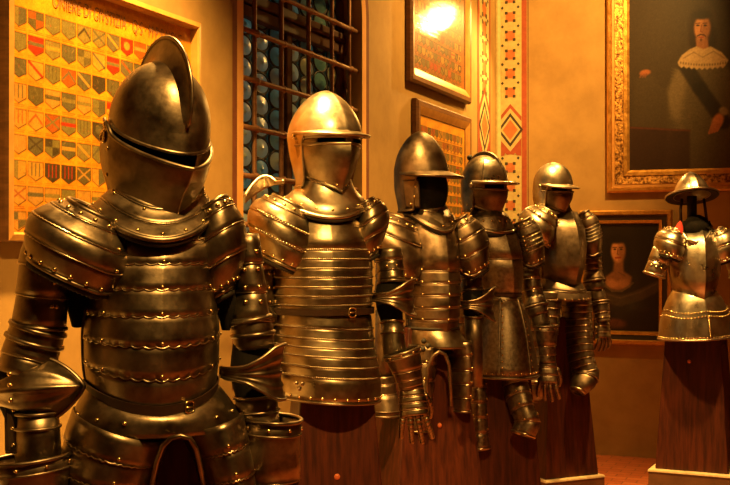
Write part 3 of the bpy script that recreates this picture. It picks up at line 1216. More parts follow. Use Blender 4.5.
def belt(s, T, v, h, buckle_th, dv=None, out=.006, tongue=True):
    mb = MB()
    strap(mb, T, v, h, 0, 360, out, 0, dv)
    if tongue:
        hh = h / T.len / 2
        vv = v + (dv(buckle_th) if dv else 0)
        mb.grid(lambda a, q: T(buckle_th + a, min(.999, vv - .2 * hh + q * hh * (1 - max(0, (a - 22) / 12.)) - a * .0006 * 0), out + .007), lin(4, 34, 10), lin(-.9, .9, 5), 0)
    b = s.out(mb, 'belt', None, ['leather'], 0)
    c = MB()
    vv = v + (dv(buckle_th) if dv else 0)
    n = T.n(buckle_th, min(vv, .98))
    ctr = T(buckle_th, min(vv, .999), out + .008)
    up = V((0, 0, 1))
    sd = up.cross(n).normalized()
    pts = []
    for i in range(20):
        a = 2 * math.pi * i / 20
        ca, sa = math.cos(a), math.sin(a)
        pts.append(ctr + sd * (h * .62 * math.copysign(abs(ca) ** .6, ca)) + up * (h * .66 * math.copysign(abs(sa) ** .6, sa)))
    c.tube(pts, .0030, 0, 6, close=True)
    c.tube([ctr - sd * h * .6, ctr + sd * h * .6], .0022, 0, 6)
    c.build('buckle', ['brass'], b)
    return b


def tasset(s, rows, nb, th, scal=(44, .005), name='tasset', riv=True, arch_rim=None, mats=None, out=.0035, r=.0042, rimr=.004):
    T = s.tube(rows)
    mb = MB()
    vs = lin(0, 1, nb + 1)
    bands(mb, T, th[0], th[1], vs, out, scal, 72, 4)
    rim(mb, T, th[0], th[1], 1, rimr, 0, .003)
    for a in th:
        side_rim(mb, T, a, 0.02, 1, rimr, 0)
    if riv:
        for v in vs[1:-1]:
            rivets(mb, T, [(th[0] + 9, v - .03), (th[1] - 9, v - .03), ((th[0] + th[1]) / 2, v - .03)], r)
    s.out(mb, name, mats=mats)
    return T


# ------------------------------------------------------------------ helmets
class Helm:
    """local frame: front -Y, metres, brow line z = 0"""
    def __init__(h, s, c, yaw, pitch=0., roll=0., k=1.):
        h.s = s
        h.M = Matrix.Translation(s.q(*c)) @ Matrix.Rotation(math.radians(yaw), 4, 'Z') @ Matrix.Rotation(math.radians(pitch), 4, 'X') @ Matrix.Rotation(math.radians(roll), 4, 'Y') @ Matrix.Scale(k, 4)

    def w(h, x, y, z):
        return h.M @ V((x, y, z))

    def skull(h, a, bf, bb, ht, n=2., m=2., low=(), zb=0., zn=-.16, open_th=95, ridge=0., pf=1.0, tail=(1, 1), name='helmet', mats=None, zfun=None):
        """low: (z, a, bf, bb) below the brow"""
        if low:
            zs = [q[0] for q in low][::-1] + [0.]
            A = pchip(zs, [q[1] for q in low][::-1] + [a])
            Bf = pchip(zs, [q[2] for q in low][::-1] + [bf])
            Bb = pchip(zs, [q[3] for q in low][::-1] + [bb])

        def rad(z):
            if z >= 0:
                k = max(0, 1 - (z / ht) ** n) ** (1 / m)
                return a * k, bf * k, bb * k
            return A(z), Bf(z), Bb(z)

        def P(th, z, out=0.):
            r = math.radians(th)
            sn, cs = math.sin(r), math.cos(r)
            ra, rf, rb = rad(z)
            if cs >= 0:
                x, y = (ra + out) * math.copysign(abs(sn) ** pf, sn), -(rf + out) * abs(cs) ** pf
            else:
                x, y = (ra + out) * sn, -(rb + out) * cs
            if ridge:
                for t0 in (0, 180):
                    d = abs((th - t0 + 180) % 360 - 180)
                    q = ridge * math.exp(-d / 7.)
                    y += (-q if t0 == 0 else q)
            zo = 0
            if z > 0 and ridge:
                zo = ridge * .0
            return h.w(x, y, z + zo)
        h.P, h.rad, h.ht = P, rad, ht

        def zlow(th):
            if zfun:
                return zfun(th)
            d = abs((th + 180) % 360 - 180)
            t = min(1, max(0, (d - open_th) / 14.))
            t = t * t * (3 - 2 * t)
            return zb + (zn - zb) * t
        h.zlow = zlow
        mb = MB()
        ths = lin(0, 360, 97)[:-1]

        def fn(th, w):
            zl_ = zlow(th)
            if w <= 1:
                z = ht - (ht - min(zl_, 0) * 0) * w * w if zl_ < 0 else ht - (ht - zl_) * w * w
                return P(th, max(z, 0) if zl_ < 0 else z)
            return P(th, zl_ * (w - 1)) if zl_ < 0 else P(th, zl_)
        ws = [.012] + lin(.06, 1, 20) + lin(1.05, 2, 14)
        mb.grid(fn, ths, ws, 0, True)
        mb.tube([P(t, zlow(t), .001) for t in ths], .0035, 0, 6, close=True)
        h.mb = mb
        return P

    def finish(h, name='helmet', mats=None, thick=.0025):
        h.o = h.s.out(h.mb, name, mats=mats, thick=thick)
        return h.o

    def part(h, mb, name, mats=None, thick=.0025):
        return mb.build(name, mats or h.s.mm, h.o, thick)

    def comb(h, hgt, ph0=8, ph1=168, base=.012, rope=.005, mats=None):
        ra, rf, rb = h.rad(0)
        mb = MB()

        def prof(ph, out):
            p = math.radians(ph)
            c, sn = math.cos(p), math.sin(p)
            return (0, -(rf if c > 0 else rb) * c * (1 + out / max(rf, .01)), h.ht * sn * (1 + out / h.ht))

        def fn(ph, q):
            e = math.sin(math.pi * (ph - ph0) / (ph1 - ph0)) ** .62 if ph0 < ph < ph1 else 0
            t = abs(q)
            x, y, z = prof(ph, -.006 + (hgt * e + .006) * (1 - t))
            return h.w(math.copysign(.0022 + base * t ** 2.2, q), y, z)
        phs = lin(ph0 + .1, ph1 - .1, 48)
        mb.grid(fn, phs, (-1, -.7, -.4, -.2, -.02, .02, .2, .4, .7, 1), 0)
        edge = [(fn(p, -.02) + fn(p, .02)) / 2 for p in phs]
        mb.tube(edge, [rope * (1 + .22 * (i % 2)) for i in range(48)], 0, 8)
        return h.part(mb, 'comb', mats, 0)

    def shell(h, tab, th0, th1, ztop, zbot, name, pf=1.3, out=.004, nth=80, nz=22, mi=0, rims=(), keel=0., mats=None, slit=None):
        """face plate: tab rows (z, a, bf, pf)"""
        t = sorted(tab)
        zs = [q[0] for q in t]
        A, B, E = [pchip(zs, [q[k] for q in t]) for k in (1, 2, 3)]

        def P(th, z, o=0.):
            r = math.radians(th)
            sn, cs = math.sin(r), math.cos(r)
            a, b, e = A(z) + o, B(z) + o, E(z)
            e = e if cs > 0 else 1.
            y = -b * math.copysign(abs(cs) ** e, cs)
            if keel and cs > 0:
                y -= keel * math.exp(-abs(th) / 6.)
            return h.w(a * math.copysign(abs(sn) ** e, sn), y, z)
        mb = MB()
        ths = lin(th0, th1, nth + 1)
        mb.grid(lambda th, q: P(th, ztop(th) + (zbot(th) - ztop(th)) * q, out), ths, lin(0, 1, nz), mi)
        mb.tube([P(t_, ztop(t_), out + .001) for t_ in ths], .0042, 0, 6)
        mb.tube([P(t_, zbot(t_), out + .001) for t_ in ths], .0042, 0, 6)
        return mb, P

    def peak(h, e, th=100, drop=.012, z=.0, name='brim', r=.004, up=0., mats=None, pw=.8, full=False):
        mb = MB()
        ths = lin(-th, th, 73) if not full else lin(-180, 175, 72)

        def fn(t, q):
            r_ = math.radians(t)
            g = (max(0, math.cos(r_ * 90. / th)) ** pw if not full else 1) * e(t) if callable(e) else e * (max(0, math.cos(r_ * 90. / th)) ** pw if not full else 1)
            ra, rf, rb = h.rad(z)
            cs = math.cos(r_)
            L = math.hypot(ra * math.sin(r_), (rf if cs > 0 else rb) * cs)
            k = (L - .003 + g * q) / L
            return h.w(ra * math.sin(r_) * k, -(rf if cs > 0 else rb) * cs * k, z - drop * q ** 1.4 * (g / (e(0) if callable(e) else e)) + up * max(0, cs) * q)
        mb.grid(fn, ths, lin(0, 1, 7), 0, full)
        mb.tube([fn(t, 1) for t in ths], r, 0, 6, close=full)
        return h.part(mb, name, mats)


def shade_fill(s, c, yaw, r=(.078, .092, .12)):  # black ellipsoid added for the shade inside a hollow helmet
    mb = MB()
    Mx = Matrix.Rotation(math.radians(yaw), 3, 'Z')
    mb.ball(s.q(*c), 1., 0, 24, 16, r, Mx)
    return s.out(mb, 'helmet_shade', None, ['black_cloth'], 0)


def pedestal(label, D, x, z_top, w_top, w_bot, yaw, depth=None, plinth_z=.29, plinth_w=None, stud=None, sg=None):
    """tapered dark wooden stand on a square plinth"""
    X = (x - 365) / F0 * D
    t = empty('display_pedestal', (X, D, 0), label, 'pedestal', sg)
    c, sn = math.cos(math.radians(yaw)), math.sin(math.radians(yaw))
    ex, ey = V((c, sn, 0)), V((-sn, c, 0))

    def rect(w, d, z):
        o = V((X, D, z))
        return [o - ex * w / 2 - ey * d / 2, o + ex * w / 2 - ey * d / 2, o + ex * w / 2 + ey * d / 2, o - ex * w / 2 + ey * d / 2]
    mb = MB()
    dr = depth or .8
    mb.hexa(rect(w_bot, w_bot * dr, plinth_z) + rect(w_top, w_top * dr, z_top), 0)
    b = mb.build('tapered_post', ['dark_wood'], t, 0, False, .006)
    pw = plinth_w or w_bot + .05
    mb = MB()
    mb.hexa(rect(pw, pw * dr + .03, 0.001) + rect(pw, pw * dr + .03, plinth_z - .012), 0)
    pl = mb.build('plinth', ['plinth_wood'], t, 0, False, .004)
    mb = MB()
    mb.hexa(rect(pw + .008, pw * dr + .038, plinth_z - .012) + rect(pw + .002, pw * dr + .03, plinth_z), 0)
    mb.build('plinth_edge', ['worn_edge'], pl, 0, False, .003)
    if stud:
        zs = stud[1]
        f = (z_top - zs) / (z_top - plinth_z)
        w = w_top + (w_bot - w_top) * f
        p = V((X, D, zs)) + ex * stud[0] - ey * (w * dr / 2)
        mb = MB()
        mb.dome(p, -ey, .0105, 0, .5, 14)
        mb.build('stud', ['stud'], t)
    return t



# ================================================================== nearest suit, tall comb
s = Suit('dark riveted suit of armour nearest the camera, closed helmet with tall comb', 2.8, 18, (158, 540), 'dark_bronzed_steel')
s.mm = ['dark_bronzed_steel', 'brass', 'black_leather', 'edge_steel']
dipf = lambda v: .055 * max(0, (v - .45) / .55) ** 2
T = torso(s, [(158, 215, .02, 50, .09, .09), (158, 240, .01, 64, .125, .11), (154, 270, 0, 62, .150, .115), (152, 300, 0, 63, .165, .11), (152, 335, 0, 66, .175, .11),
              (152, 365, 0, 65, .165, .105), (152, 384, 0, 62, .150, .10)], 7, dip=dipf, ridge=.005, scal=(36, .0036), out=.0014)
belt(s, T, .985, .020, 24, dv=lambda a: 0)
Tf = s.tube([(152, 382, 0, 62, .150, .10), (154, 393, 0, 70, .162, .12), (156, 409, 0, 79, .168, .135), (158, 427, 0, 86, .166, .14)], dip=lambda v: .055 * (1 - v) ** 1.5, axis=(0, 0, -1))
mb = MB()
bands(mb, Tf, 0, 360, [0, 1], .002, None, 110, 8)
rivets(mb, Tf, [(a, .57) for a in (-75, -50, -28, 40, 62, 84)], .0045)
s.out(mb, 'fauld')
TL = tasset(s, [(122, 421, -.03, 49, .160, .10), (112, 452, -.03, 47, .160, .10), (106, 485, -.03, 44, .155, .10), (99, 540, -.03, 42, .14, .10), (96, 575, -.03, 40, .13, .09)], 6, (-120, 118))
TR = tasset(s, [(210, 421, .03, 33, .160, .10), (220, 452, .03, 28, .160, .10), (227, 485, .03, 26, .155, .10), (232, 540, .03, 26, .14, .10), (234, 575, .03, 25, .13, .09)], 6, (-118, 120))
mb = MB()                                       # rolled edge of the arch between the tassets
pts = [s.q(152, 486, -.17), s.q(157, 462, -.18), s.q(163, 446, -.19), s.q(171, 438, -.195), s.q(181, 435.5, -.195), s.q(190, 438, -.19), s.q(196, 448, -.175), s.q(200, 465, -.155), s.q(204, 486, -.14)]
mb.tube(pts, .006, 0, 8)
s.out(mb, 'arch_rim', thick=0)
gorget(s, [(160, 176, .02, 40, .088, .09), (157, 190, .02, 47, .112, .105), (154, 202, .015, 56, .15, .12), (152, 208, .01, 60, .170, .125)], 3, 16, nrim=.006, dipv=.080, dip0=.055)
# helmet
h = Helm(s, (160, 127, 0), 36, 11, 0, 1.07)
h.skull(.113, .130, .130, .148, 2.0, 2.0, low=[(-.06, .112, .140, .125), (-.13, .106, .12, .112), (-.17, .096, .11, .104), (-.19, .094, .1, .104)], pf=1.12,
        zfun=lambda th: -.044 * max(0, math.cos(math.radians(th * .93 if th < 180 else (360 - th) * .93))) ** .9 if abs((th + 180) % 360 - 180) < 97 else -.185 * min(1, (abs((th + 180) % 360 - 180) - 97) / 14.))
for zz in (-.02, -.06, -.10, -.14):
    for sg in (-1, 1):
        h.mb.dome(h.P(sg * 118, zz), h.P(sg * 118, zz) - h.w(0, 0, zz), .005, 1)
h.finish()
h.comb(.056, 5, 172, .016, .0042)
zt = lambda th: -.010 - .062 * max(0, math.cos(math.radians(th * .92))) ** 1.05 + .016 * max(0, (abs(th) - 82) / 30.)
zbm = lambda th: -.228 + .060 * (abs(th) / 112.) ** 1.1
mb, P = h.shell([(.02, .117, .128, 1.1), (-.02, .117, .150, 1.25), (-.062, .117, .174, 1.40), (-.10, .112, .160, 1.38), (-.15, .097, .128, 1.30), (-.185, .084, .118, 1.32), (-.235, .066, .108, 1.4)], -112, 112, zt, zbm, 'visor', keel=.004)
for th in (-100, 100):
    mb.dome(P(th, -.005, .006), P(th, -.005, .006) - h.w(0, 0, -.005), .0085, 1, .6, 12)
    mb.tube([P(th, -.032 + .013 * math.sin(a), .009) + (h.w(0, .011 * math.cos(a), 0) - h.w(0, 0, 0)) for a in lin(0, 6.0, 14)], .0024, 1, 6)
    mb.dome(P(th * .86, -.15, .005), P(th * .86, -.15, .005) - h.w(0, 0, -.15), .006, 1)
    mb.dome(P(th * .9, -.055, .005), P(th * .9, -.055, .005) - h.w(0, 0, -.05), .0045, 1)
    mb.dome(P(th * .95, -.115, .005), P(th * .95, -.115, .005) - h.w(0, 0, -.11), .0045, 1)
for (th, z) in [(a, -.105 - .018 * c) for a in (-44, -36, -28, -20, 20, 28, 36, 44) for c in range(4)]:
    mb.dome(P(th, z, .0015), P(th, z) - h.w(0, 0, z), .0027, 2, .3, 6)
h.part(mb, 'visor')
mb = MB()                                       # neck lames under the bevor
Tn = s.tube([(158, 176, .02, 32, .075, .08), (160, 190, .02, 38, .085, .085), (160, 200, .02, 42, .09, .09)])
bands(mb, Tn, 0, 360, [0, .5, 1], .003, None, 48)
s.out(mb, 'neck_lame')
shade_fill(s, (160, 150, .0), 34, (.082, .095, .12))
# arms
dark_core(s, [(92, 236, -.03, 16, .05, .05), (82, 270, -.03, 15, .05, .05), (77, 300, -.03, 11, .04, .04), (77, 326, -.02, 5, .02, .02)])
dark_core(s, [(216, 240, .06, 14, .05, .05), (222, 280, .06, 13, .05, .05), (226, 310, .06, 9, .04, .04), (226, 330, .06, 4, .02, .02)])
pauldron(s, [(95, 211, -.08, 27, .08, .08), (88, 226, -.09, 46, .11, .10), (82, 243, -.10, 55, .125, .11), (77, 261, -.10, 53, .118, .11), (73, 277, -.10, 45, .10, .10)], (-.43, 0, -.9), 4, r=.0050, scal=(60, .0035))
limb(s, 'upper_arm', [(52, 236, -.08, 22, .066, .07), (46, 262, -.08, 24.5, .066, .07), (43, 292, -.08, 24, .066, .068), (39, 326, -.08, 24.5, .066, .068)], 3, rings=(1,), riv=[(a, v) for a in (20, 30) for v in (.25, .5, .75)], r=.005)
limb(s, 'arm_plate', [(39, 326, -.08, 25, .066, .066), (33, 346, -.08, 26, .066, .066), (24, 376, -.09, 25, .066, .066)], 3, rings=(0.05, .3), rimr=.005)
dark_core(s, [(28, 360, -.09, 20, .055, .055), (18, 385, -.10, 21, .055, .055), (24, 410, -.11, 19, .05, .05), (36, 440, -.12, 17, .045, .045)])
mb = MB()
leaf(mb, s.q(-14, 394, -.13), s.q(81, 386, -.15), V((-.25, -1, .12)), s.m(31), ALMOND, .035, ((0, .012), (-.55, .007), (.55, .007)), .02, edge=.005, emi=0)
for p in ((10, 374), (10, 385), (11, 400)):
    mb.dome(s.q(p[0], p[1], -.175), V((-.2, -1, 0)), .0055, 1)
s.out(mb, 'elbow_guard')
Tv = limb(s, 'forearm', [(37, 412, -.12, 20, .055, .05), (38, 440, -.12, 20.5, .055, .05), (40, 478, -.12, 20, .05, .05)], 1, rings=(0.0, .22), rimr=.003)
mb = MB()
leaf(mb, s.q(12, 386, -.15), s.q(13, 452, -.15), V((-.3, -1, 0)), s.m(6.5), lambda q: 1, .004, (), 0, edge=.003, emi=0)
rivets_pts = [(12, 392), (14, 410), (13, 428), (14, 445)]
for p in rivets_pts:
    mb.dome(s.q(p[0], p[1], -.156), V((-.2, -1, 0)), .0042, 1)
s.out(mb, 'forearm_strap', None, ['leather', 'brass'])
gauntlet(s, [(30, 457, -.13, 40, .095, .085), (33, 485, -.13, 35, .08, .075), (37, 530, -.13, 26, .06, .055), (40, 560, -.13, 19, .042, .04)], (40, 562, -.13), (0, -.15, -1), (-.3, -1, 0), side=-1)
# viewer's right arm
pauldron(s, [(212, 206, .03, 16, .08, .08), (214, 226, .05, 28, .115, .10), (217, 246, .06, 33, .13, .11), (219, 268, .06, 31, .122, .11), (219, 286, .06, 24, .10, .10), (218, 296, .06, 16, .08, .09)], (.51, 0, -.86), 4, r=.0050, scal=(60, .0035))
limb(s, 'upper_arm', [(246, 234, .09, 12, .055, .06), (247, 260, .09, 14.5, .058, .062), (249, 290, .09, 16, .06, .065), (250, 322, .08, 18.5, .062, .065)], 3, rings=(1,), riv=[(a, v) for a in (-30, 18) for v in (.2, .4, .6, .8)], r=.005)
limb(s, 'arm_plate', [(250, 320, .08, 20, .062, .065), (253, 334, .08, 20, .062, .065), (254, 348, .08, 19, .06, .062)], 2, rings=(0, .5), rimr=.005)
dark_core(s, [(252, 330, .08, 17, .05, .05), (250, 370, .08, 20, .06, .055), (257, 410, .06, 16, .045, .045)])
wing(s, (250, 371, .06), 28, .085, 28)
limb(s, 'forearm', [(256, 396, .06, 21, .056, .05), (258, 425, .06, 21, .056, .05), (260, 470, .06, 20, .05, .05)], 1, rings=(0., .2), rimr=.003)
gauntlet(s, [(271, 418, .04, 30, .095, .08), (270, 440, .04, 30, .085, .075), (272, 490, .04, 26, .062, .055), (272, 530, .04, 18, .042, .04)], (272, 532, .04), (0, -.15, -1), (.3, -1, 0), side=1)
pedestal('dark wooden pedestal inside the nearest armour, seen through the arch between its thigh plates', 2.86, 175, 1.03, .20, .36, 14, stud=None)

# ================================================================== second suit, golden helmet with brim
s = Suit('golden-lit suit of armour with peaked closed helmet and banded skirt before window', 3.85, 14, (326, 420), 'worn_steel')
T = torso(s, [(322, 205, .01, 36, .09, .09), (322, 228, 0, 47, .135, .11), (322, 255, 0, 50, .160, .11), (322, 285, 0, 50, .165, .11), (322, 313, 0, 49, .155, .10)], 8, ridge=.003, scal=None, v_first=.42, riv=False, dotted=70, out=.0014, edge=0)
belt(s, T, .975, .022, 22, out=.008, tongue=False)
Tf = s.tube([(322, 312, 0, 49, .155, .10), (323, 335, 0, 50.5, .165, .11), (327, 362, 0, 51, .175, .12), (330, 382, 0, 50.5, .175, .12), (330, 397, 0, 49.5, .17, .12)], axis=(-.06, 0, -1))
mb = MB()
vs = [0, .16, .28, .38, .48, .60, .72, 1]
bands(mb, Tf, 0, 360, vs, .0016, None, 110, edge=0)
for v in vs[1:-1]:
    dots(mb, Tf, -95, 95, v - .006, 84, .0026, 0, .0025)
rim(mb, Tf, 0, 360, 1, .0035, 0)
rivets(mb, Tf, [(-75 + 150 * i / 11., .95) for i in range(12)], .0048)
for a, b in ((-52, .80), (-44, .80), (-48, .86)):
    rivets(mb, Tf, [(a, b)], .0068, 3)
s.out(mb, 'fauld')
gorget(s, [(325, 174, .01, 24, .075, .075), (325, 188, .01, 29, .09, .09), (324, 197, .01, 38, .13, .105), (323, 201, .01, 44, .155, .115)], 1, 16, ['bright_steel', 'brass', 'black_leather', 'edge_steel'], .006, .06)
h = Helm(s, (325, 138, 0), 36, -1, 0, 1.05)
s2 = ['bright_steel', 'brass', 'black_leather', 'edge_steel']
h.skull(.115, .126, .132, .150, 1.75, 1.65, low=[(-.05, .108, .13, .125), (-.10, .098, .12, .112), (-.14, .090, .11, .104), (-.16, .092, .1, .108)], zn=-.155, open_th=72, ridge=.004)
h.mb.dome(h.P(-92, .0), h.P(-92, 0) - h.w(0, 0, 0), .008, 1)
h.finish(mats=s2)
h.peak(.036, 98, .016, .012, 'brim', .004, 0, s2, 1.0)
# face plate with an eye slot cut along each side of the keel
tab = [(.015, .113, .128, 1.15), (-.05, .106, .136, 1.30), (-.10, .088, .122, 1.32), (-.14, .068, .100, 1.3), (-.18, .050, .080, 1.25)]
zt = lambda th: -.030
zbm = lambda th: -.176 + .060 * (abs(th) / 100.) ** 1.2
mb, P = h.shell(tab, -88, 88, zt, zbm, 'visor', keel=.005)
for (a0, a1) in ((-88, -50), (-10, 10), (50, 88)):
    mb.grid(lambda th, q: P(th, -.012 - .018 * q, .004), lin(a0, a1, 16), lin(0, 1, 3), 0)
mb.grid(lambda th, q: P(th, .012 - .024 * q, .004), lin(-88, 88, 60), lin(0, 1, 4), 0)
for th in (-30, -24, -18):
    for z in (-.075, -.088, -.101, -.114, -.127):
        mb.dome(P(th, z, .002), P(th, z) - h.w(0, 0, z), .003, 2, .3, 6)
rp = [(-70, -.14), (-45, -.15), (-20, -.156), (20, -.156), (45, -.15), (70, -.14)]
for th, z in rp:
    mb.dome(P(th, z, .005), P(th, z) - h.w(0, 0, z), .0038, 1)
h.part(mb, 'visor', ['worn_steel', 'brass', 'black_cloth'])
shade_fill(s, (323, 155, 0), 38, (.075, .09, .11))
pauldron(s, [(291, 203, -.05, 19, .085, .09), (286, 215, -.06, 33, .115, .11), (283, 232, -.06, 38, .132, .12), (282, 250, -.06, 34, .122, .12), (280, 262, -.06, 28, .105, .11)], (-.43, 0, -.9), 4, dotted=(.345, .645), r=.0055)
mb = MB()                                       # upright guard on the shoulder
A, B = s.q(245, 203, .0), s.q(284, 184, .0)
mb.grid(lambda u, v: A.lerp(B, u) + V((0, .05 * math.sin(u * 3.1) - .02 * v, .045 * v * math.sin(math.pi * min(.95, u + .15)) + .02 * math.sin(u * 3.1))), lin(0, 1, 24), lin(0, 1, 6), 0)
mb.tube([A.lerp(B, u) + V((0, .05 * math.sin(u * 3.1) - .02, .045 * math.sin(math.pi * min(.95, u + .15)) + .02 * math.sin(u * 3.1))) for u in lin(0, 1, 24)], .005, 0, 6)
s.out(mb, 'shoulder_guard', mats=s2)
limb(s, 'upper_arm', [(259, 250, -.05, 15, .06, .06), (258, 285, -.05, 16, .06, .06), (261, 325, -.05, 16, .06, .06)], 4, rings=(1,), riv=[(a, v) for a in (30, 55) for v in (.1, .3, .5, .7)], r=.005)
couter(s, (276, 318, -.1), (250, 312, -.12), V((.3, -1, 0)), 16)
limb(s, 'forearm', [(258, 325, -.06, 14, .05, .05), (258, 380, -.08, 13, .045, .045)], 1, rings=(0,))
pauldron(s, [(362, 205, .03, 12, .085, .09), (365, 217, .04, 23, .115, .11), (366, 233, .05, 26, .132, .12), (365, 249, .05, 21, .118, .12), (364, 259, .05, 14, .10, .11)], (.5, 0, -.85), 4, r=.0055)
limb(s, 'upper_arm', [(388, 248, .08, 13, .055, .06), (390, 268, .08, 13, .055, .06), (391, 283, .07, 13, .055, .06)], 3, rings=(1,), riv=[(a, .5) for a in (-30, 10)])
dark_core(s, [(390, 276, .07, 12, .045, .045), (389, 300, .06, 14, .05, .05), (392, 322, .05, 11, .042, .042), (393, 345, .04, 10, .036, .036)])
wing(s, (390, 297, .05), 20, .082, 18)
limb(s, 'forearm', [(392, 322, .05, 11, .042, .04), (393, 338, .04, 11, .042, .04), (396, 360, .03, 11, .04, .04)], 1, rings=(0, .3), rimr=.003)
gauntlet(s, [(402, 352, .0, 18, .062, .055), (405, 362, .0, 16, .054, .05), (409, 378, -.0, 12.5, .042, .038), (411, 386, -.0, 11.5, .036, .032)], (411, 386, -.0), (.10, -.16, -1), (-.1, -1, -.1), side=-1, spread=1.1, flen=.095, nb=5, curl=.012)
pedestal('dark wooden pedestal with an orange stud under the banded skirt of the second armour', 3.87, 332, 1.0, .24, .36, 12, stud=(-.004, .710))

# ================================================================== third suit, open helmet with black face
s = Suit('brown suit of armour whose open brimmed helmet shows a black void for a face', 4.8, 24, (440, 380), 'brown_steel')
T = torso(s, [(430, 210, .02, 19, .08, .085), (431, 232, .0, 25, .12, .11), (431, 260, 0, 26, .145, .11), (431, 298, 0, 26, .155, .11), (431, 318, 0, 25, .145, .10), (431, 331, 0, 24, .130, .10)], 6, ridge=.005, scal=None, v_first=.5, riv=True)
Tf = s.tube([(431, 327, 0, 24.5, .132, .10), (433, 336, 0, 28, .148, .115), (437, 346, 0, 31, .155, .125)], axis=(0, 0, -1))
mb = MB()
bands(mb, Tf, 0, 360, [0, 1], .002, None, 80, 8)
rim(mb, Tf, 0, 360, 0, .005, 2)
s.out(mb, 'fauld', mats=['worn_steel', 'brass', 'black_leather'])
gorget(s, [(427, 201, .02, 16, .07, .07), (428, 209, .02, 20, .095, .085), (428, 214, .01, 23.5, .15, .10)], 2, 10, None, .005, .075)
tasset(s, [(417, 343, -.02, 15, .145, .10), (414, 375, -.02, 15, .135, .10), (412, 405, -.02, 14, .12, .09), (411, 428, -.02, 13, .10, .09)], 5, (-115, 82), None)
tasset(s, [(451.5, 341, .03, 12.5, .145, .10), (454, 365, .03, 10, .135, .10), (455, 390, .03, 9, .12, .09), (455.5, 409, .03, 8, .10, .09)], 5, (-95, 120), None)
mb = MB()
pts = [s.q(427, 410, -.13), s.q(426.5, 385, -.145), s.q(428.5, 367, -.155), s.q(433, 356, -.16), s.q(439, 351.5, -.16), s.q(445, 354.5, -.15), s.q(449, 365, -.135), s.q(450.5, 385, -.12), s.q(450.5, 406, -.10)]
mb.tube(pts, .008, 0, 8)
s.out(mb, 'arch_rim', thick=0)
for p in ((424, 341), (428, 346), (423, 349), (451, 339), (456, 343), (453, 348)):
    mb = MB()
    mb.dome(s.q(p[0], p[1], -.150 if p[0] < 440 else -.118), V((.3, -1, .1)), .012, 0, .8, 12)
    s.out(mb, 'screw', None, ['black_leather'], 0)
h = Helm(s, (421, 174, .0), 48, -2)
h.skull(.104, .118, .118, .178, 1.85, 1.7, low=[(-.05, .104, .118, .118), (-.10, .098, .112, .110), (-.15, .090, .1, .104), (-.17, .094, .1, .11)], zn=-.155, open_th=62, zb=-.004, ridge=.004)
h.finish()
h.peak(.074, 104, .030, .004, 'brim', .005, -.0, None, .85)
for sg in (-1, 1):
    mb = MB()
    mb.grid(lambda th, q, sg=sg: h.P(sg * th, -.03 - .115 * q, .002), lin(58, 96, 12), lin(0, 1, 12), 0)
    for th, z in ((66, -.06), (70, -.10), (80, -.13)):
        mb.dome(h.P(sg * th, z, .003), h.P(sg * th, z) - h.w(0, 0, z), .005, 1)
    h.part(mb, 'cheek_guard')
shade_fill(s, (426, 190, .0), 48, (.088, .096, .125))
pauldron(s, [(398, 217, -.05, 15, .085, .09), (395, 230, -.06, 26, .115, .11), (395, 247, -.06, 29, .132, .12), (397, 264, -.06, 25, .12, .12), (397, 276, -.06, 20, .10, .11)], (-.35, 0, -.93), 3, r=.0055, rim_mi=3)
limb(s, 'upper_arm', [(390, 248, -.05, 12, .055, .06), (389, 270, -.05, 12, .055, .06), (388, 292, -.05, 12, .055, .06)], 3, rings=(1,), riv=[(a, v) for a in (30,) for v in (.2, .5, .8)])
limb(s, 'forearm', [(386, 310, -.05, 10, .045, .045), (384, 380, -.05, 8.5, .036, .036)], 1)
gauntlet(s, [(385.5, 415, -.06, 15.5, .066, .06), (385.5, 408, -.06, 14, .058, .055), (385, 392, -.06, 10.5, .042, .04), (384, 376, -.06, 8.5, .036, .036)], (384, 378, -.06), (0, 0, -1), (0, -1, 0), riv=False, scale=.72, thumb=False, flen=.05, curl=.05)
pauldron(s, [(455, 221, .03, 10, .085, .09), (461, 233, .04, 20, .115, .11), (466, 249, .05, 23, .130, .12), (470, 263, .05, 20, .12, .12), (472, 275, .05, 15, .10, .11)], (.5, 0, -.86), 4, r=.005)
limb(s, 'upper_arm', [(470, 255, .08, 10, .05, .055), (471, 274, .08, 10, .05, .055), (472, 291, .07, 10, .05, .055)], 3, rings=(1,))
dark_core(s, [(472, 284, .07, 9, .04, .04), (473, 303, .05, 10, .045, .045), (473, 322, .05, 8, .038, .038)])
wing(s, (474, 304, .05), 17, .075, 17)
limb(s, 'forearm', [(473, 316, .05, 8.5, .04, .04), (474, 345, .06, 8, .038, .038), (474, 385, .07, 7.5, .034, .034)], 1, rings=(0,))
pedestal('reddish wooden pedestal seen through the arch of the brown black-faced armour', 4.86, 424, 1.13, .24, .44, 24, stud=(.004, .728))

# ================================================================== fourth suit, raised bright visor, long skirt
s = Suit('etched suit of armour with bright raised peak over its face plate and long flared skirt', 5.4, 20, (500, 400), 'etched_steel')
T = torso(s, [(491, 222, .02, 18, .085, .085), (494, 240, 0, 24, .125, .11), (497, 262, 0, 23.5, .145, .11), (500, 282, 0, 20, .13, .10), (501, 296, 0, 17.5, .105, .09)], 2, ridge=.012, scal=None, riv=False)
Tf = s.tube([(501, 294, 0, 17.5, .105, .09), (501, 315, 0, 24, .145, .12), (501, 345, 0, 30.5, .18, .145), (501, 374, 0, 34.5, .20, .16)])
mb = MB()
bands(mb, Tf, 0, 360, [0, .06, 1], .003, None, 90, 8)
rim(mb, Tf, 0, 360, 1, .006, 0)
for a in (-35, 20, -80, 75):
    side_rim(mb, Tf, a, .05, .97, .005, 0)
    rivets(mb, Tf, [(a + 5, v) for v in lin(.1, .95, 12)], .0035)
rivets(mb, Tf, [(360. * i / 40, .95) for i in range(40)], .0038)
s.out(mb, 'skirt')
mb = MB()
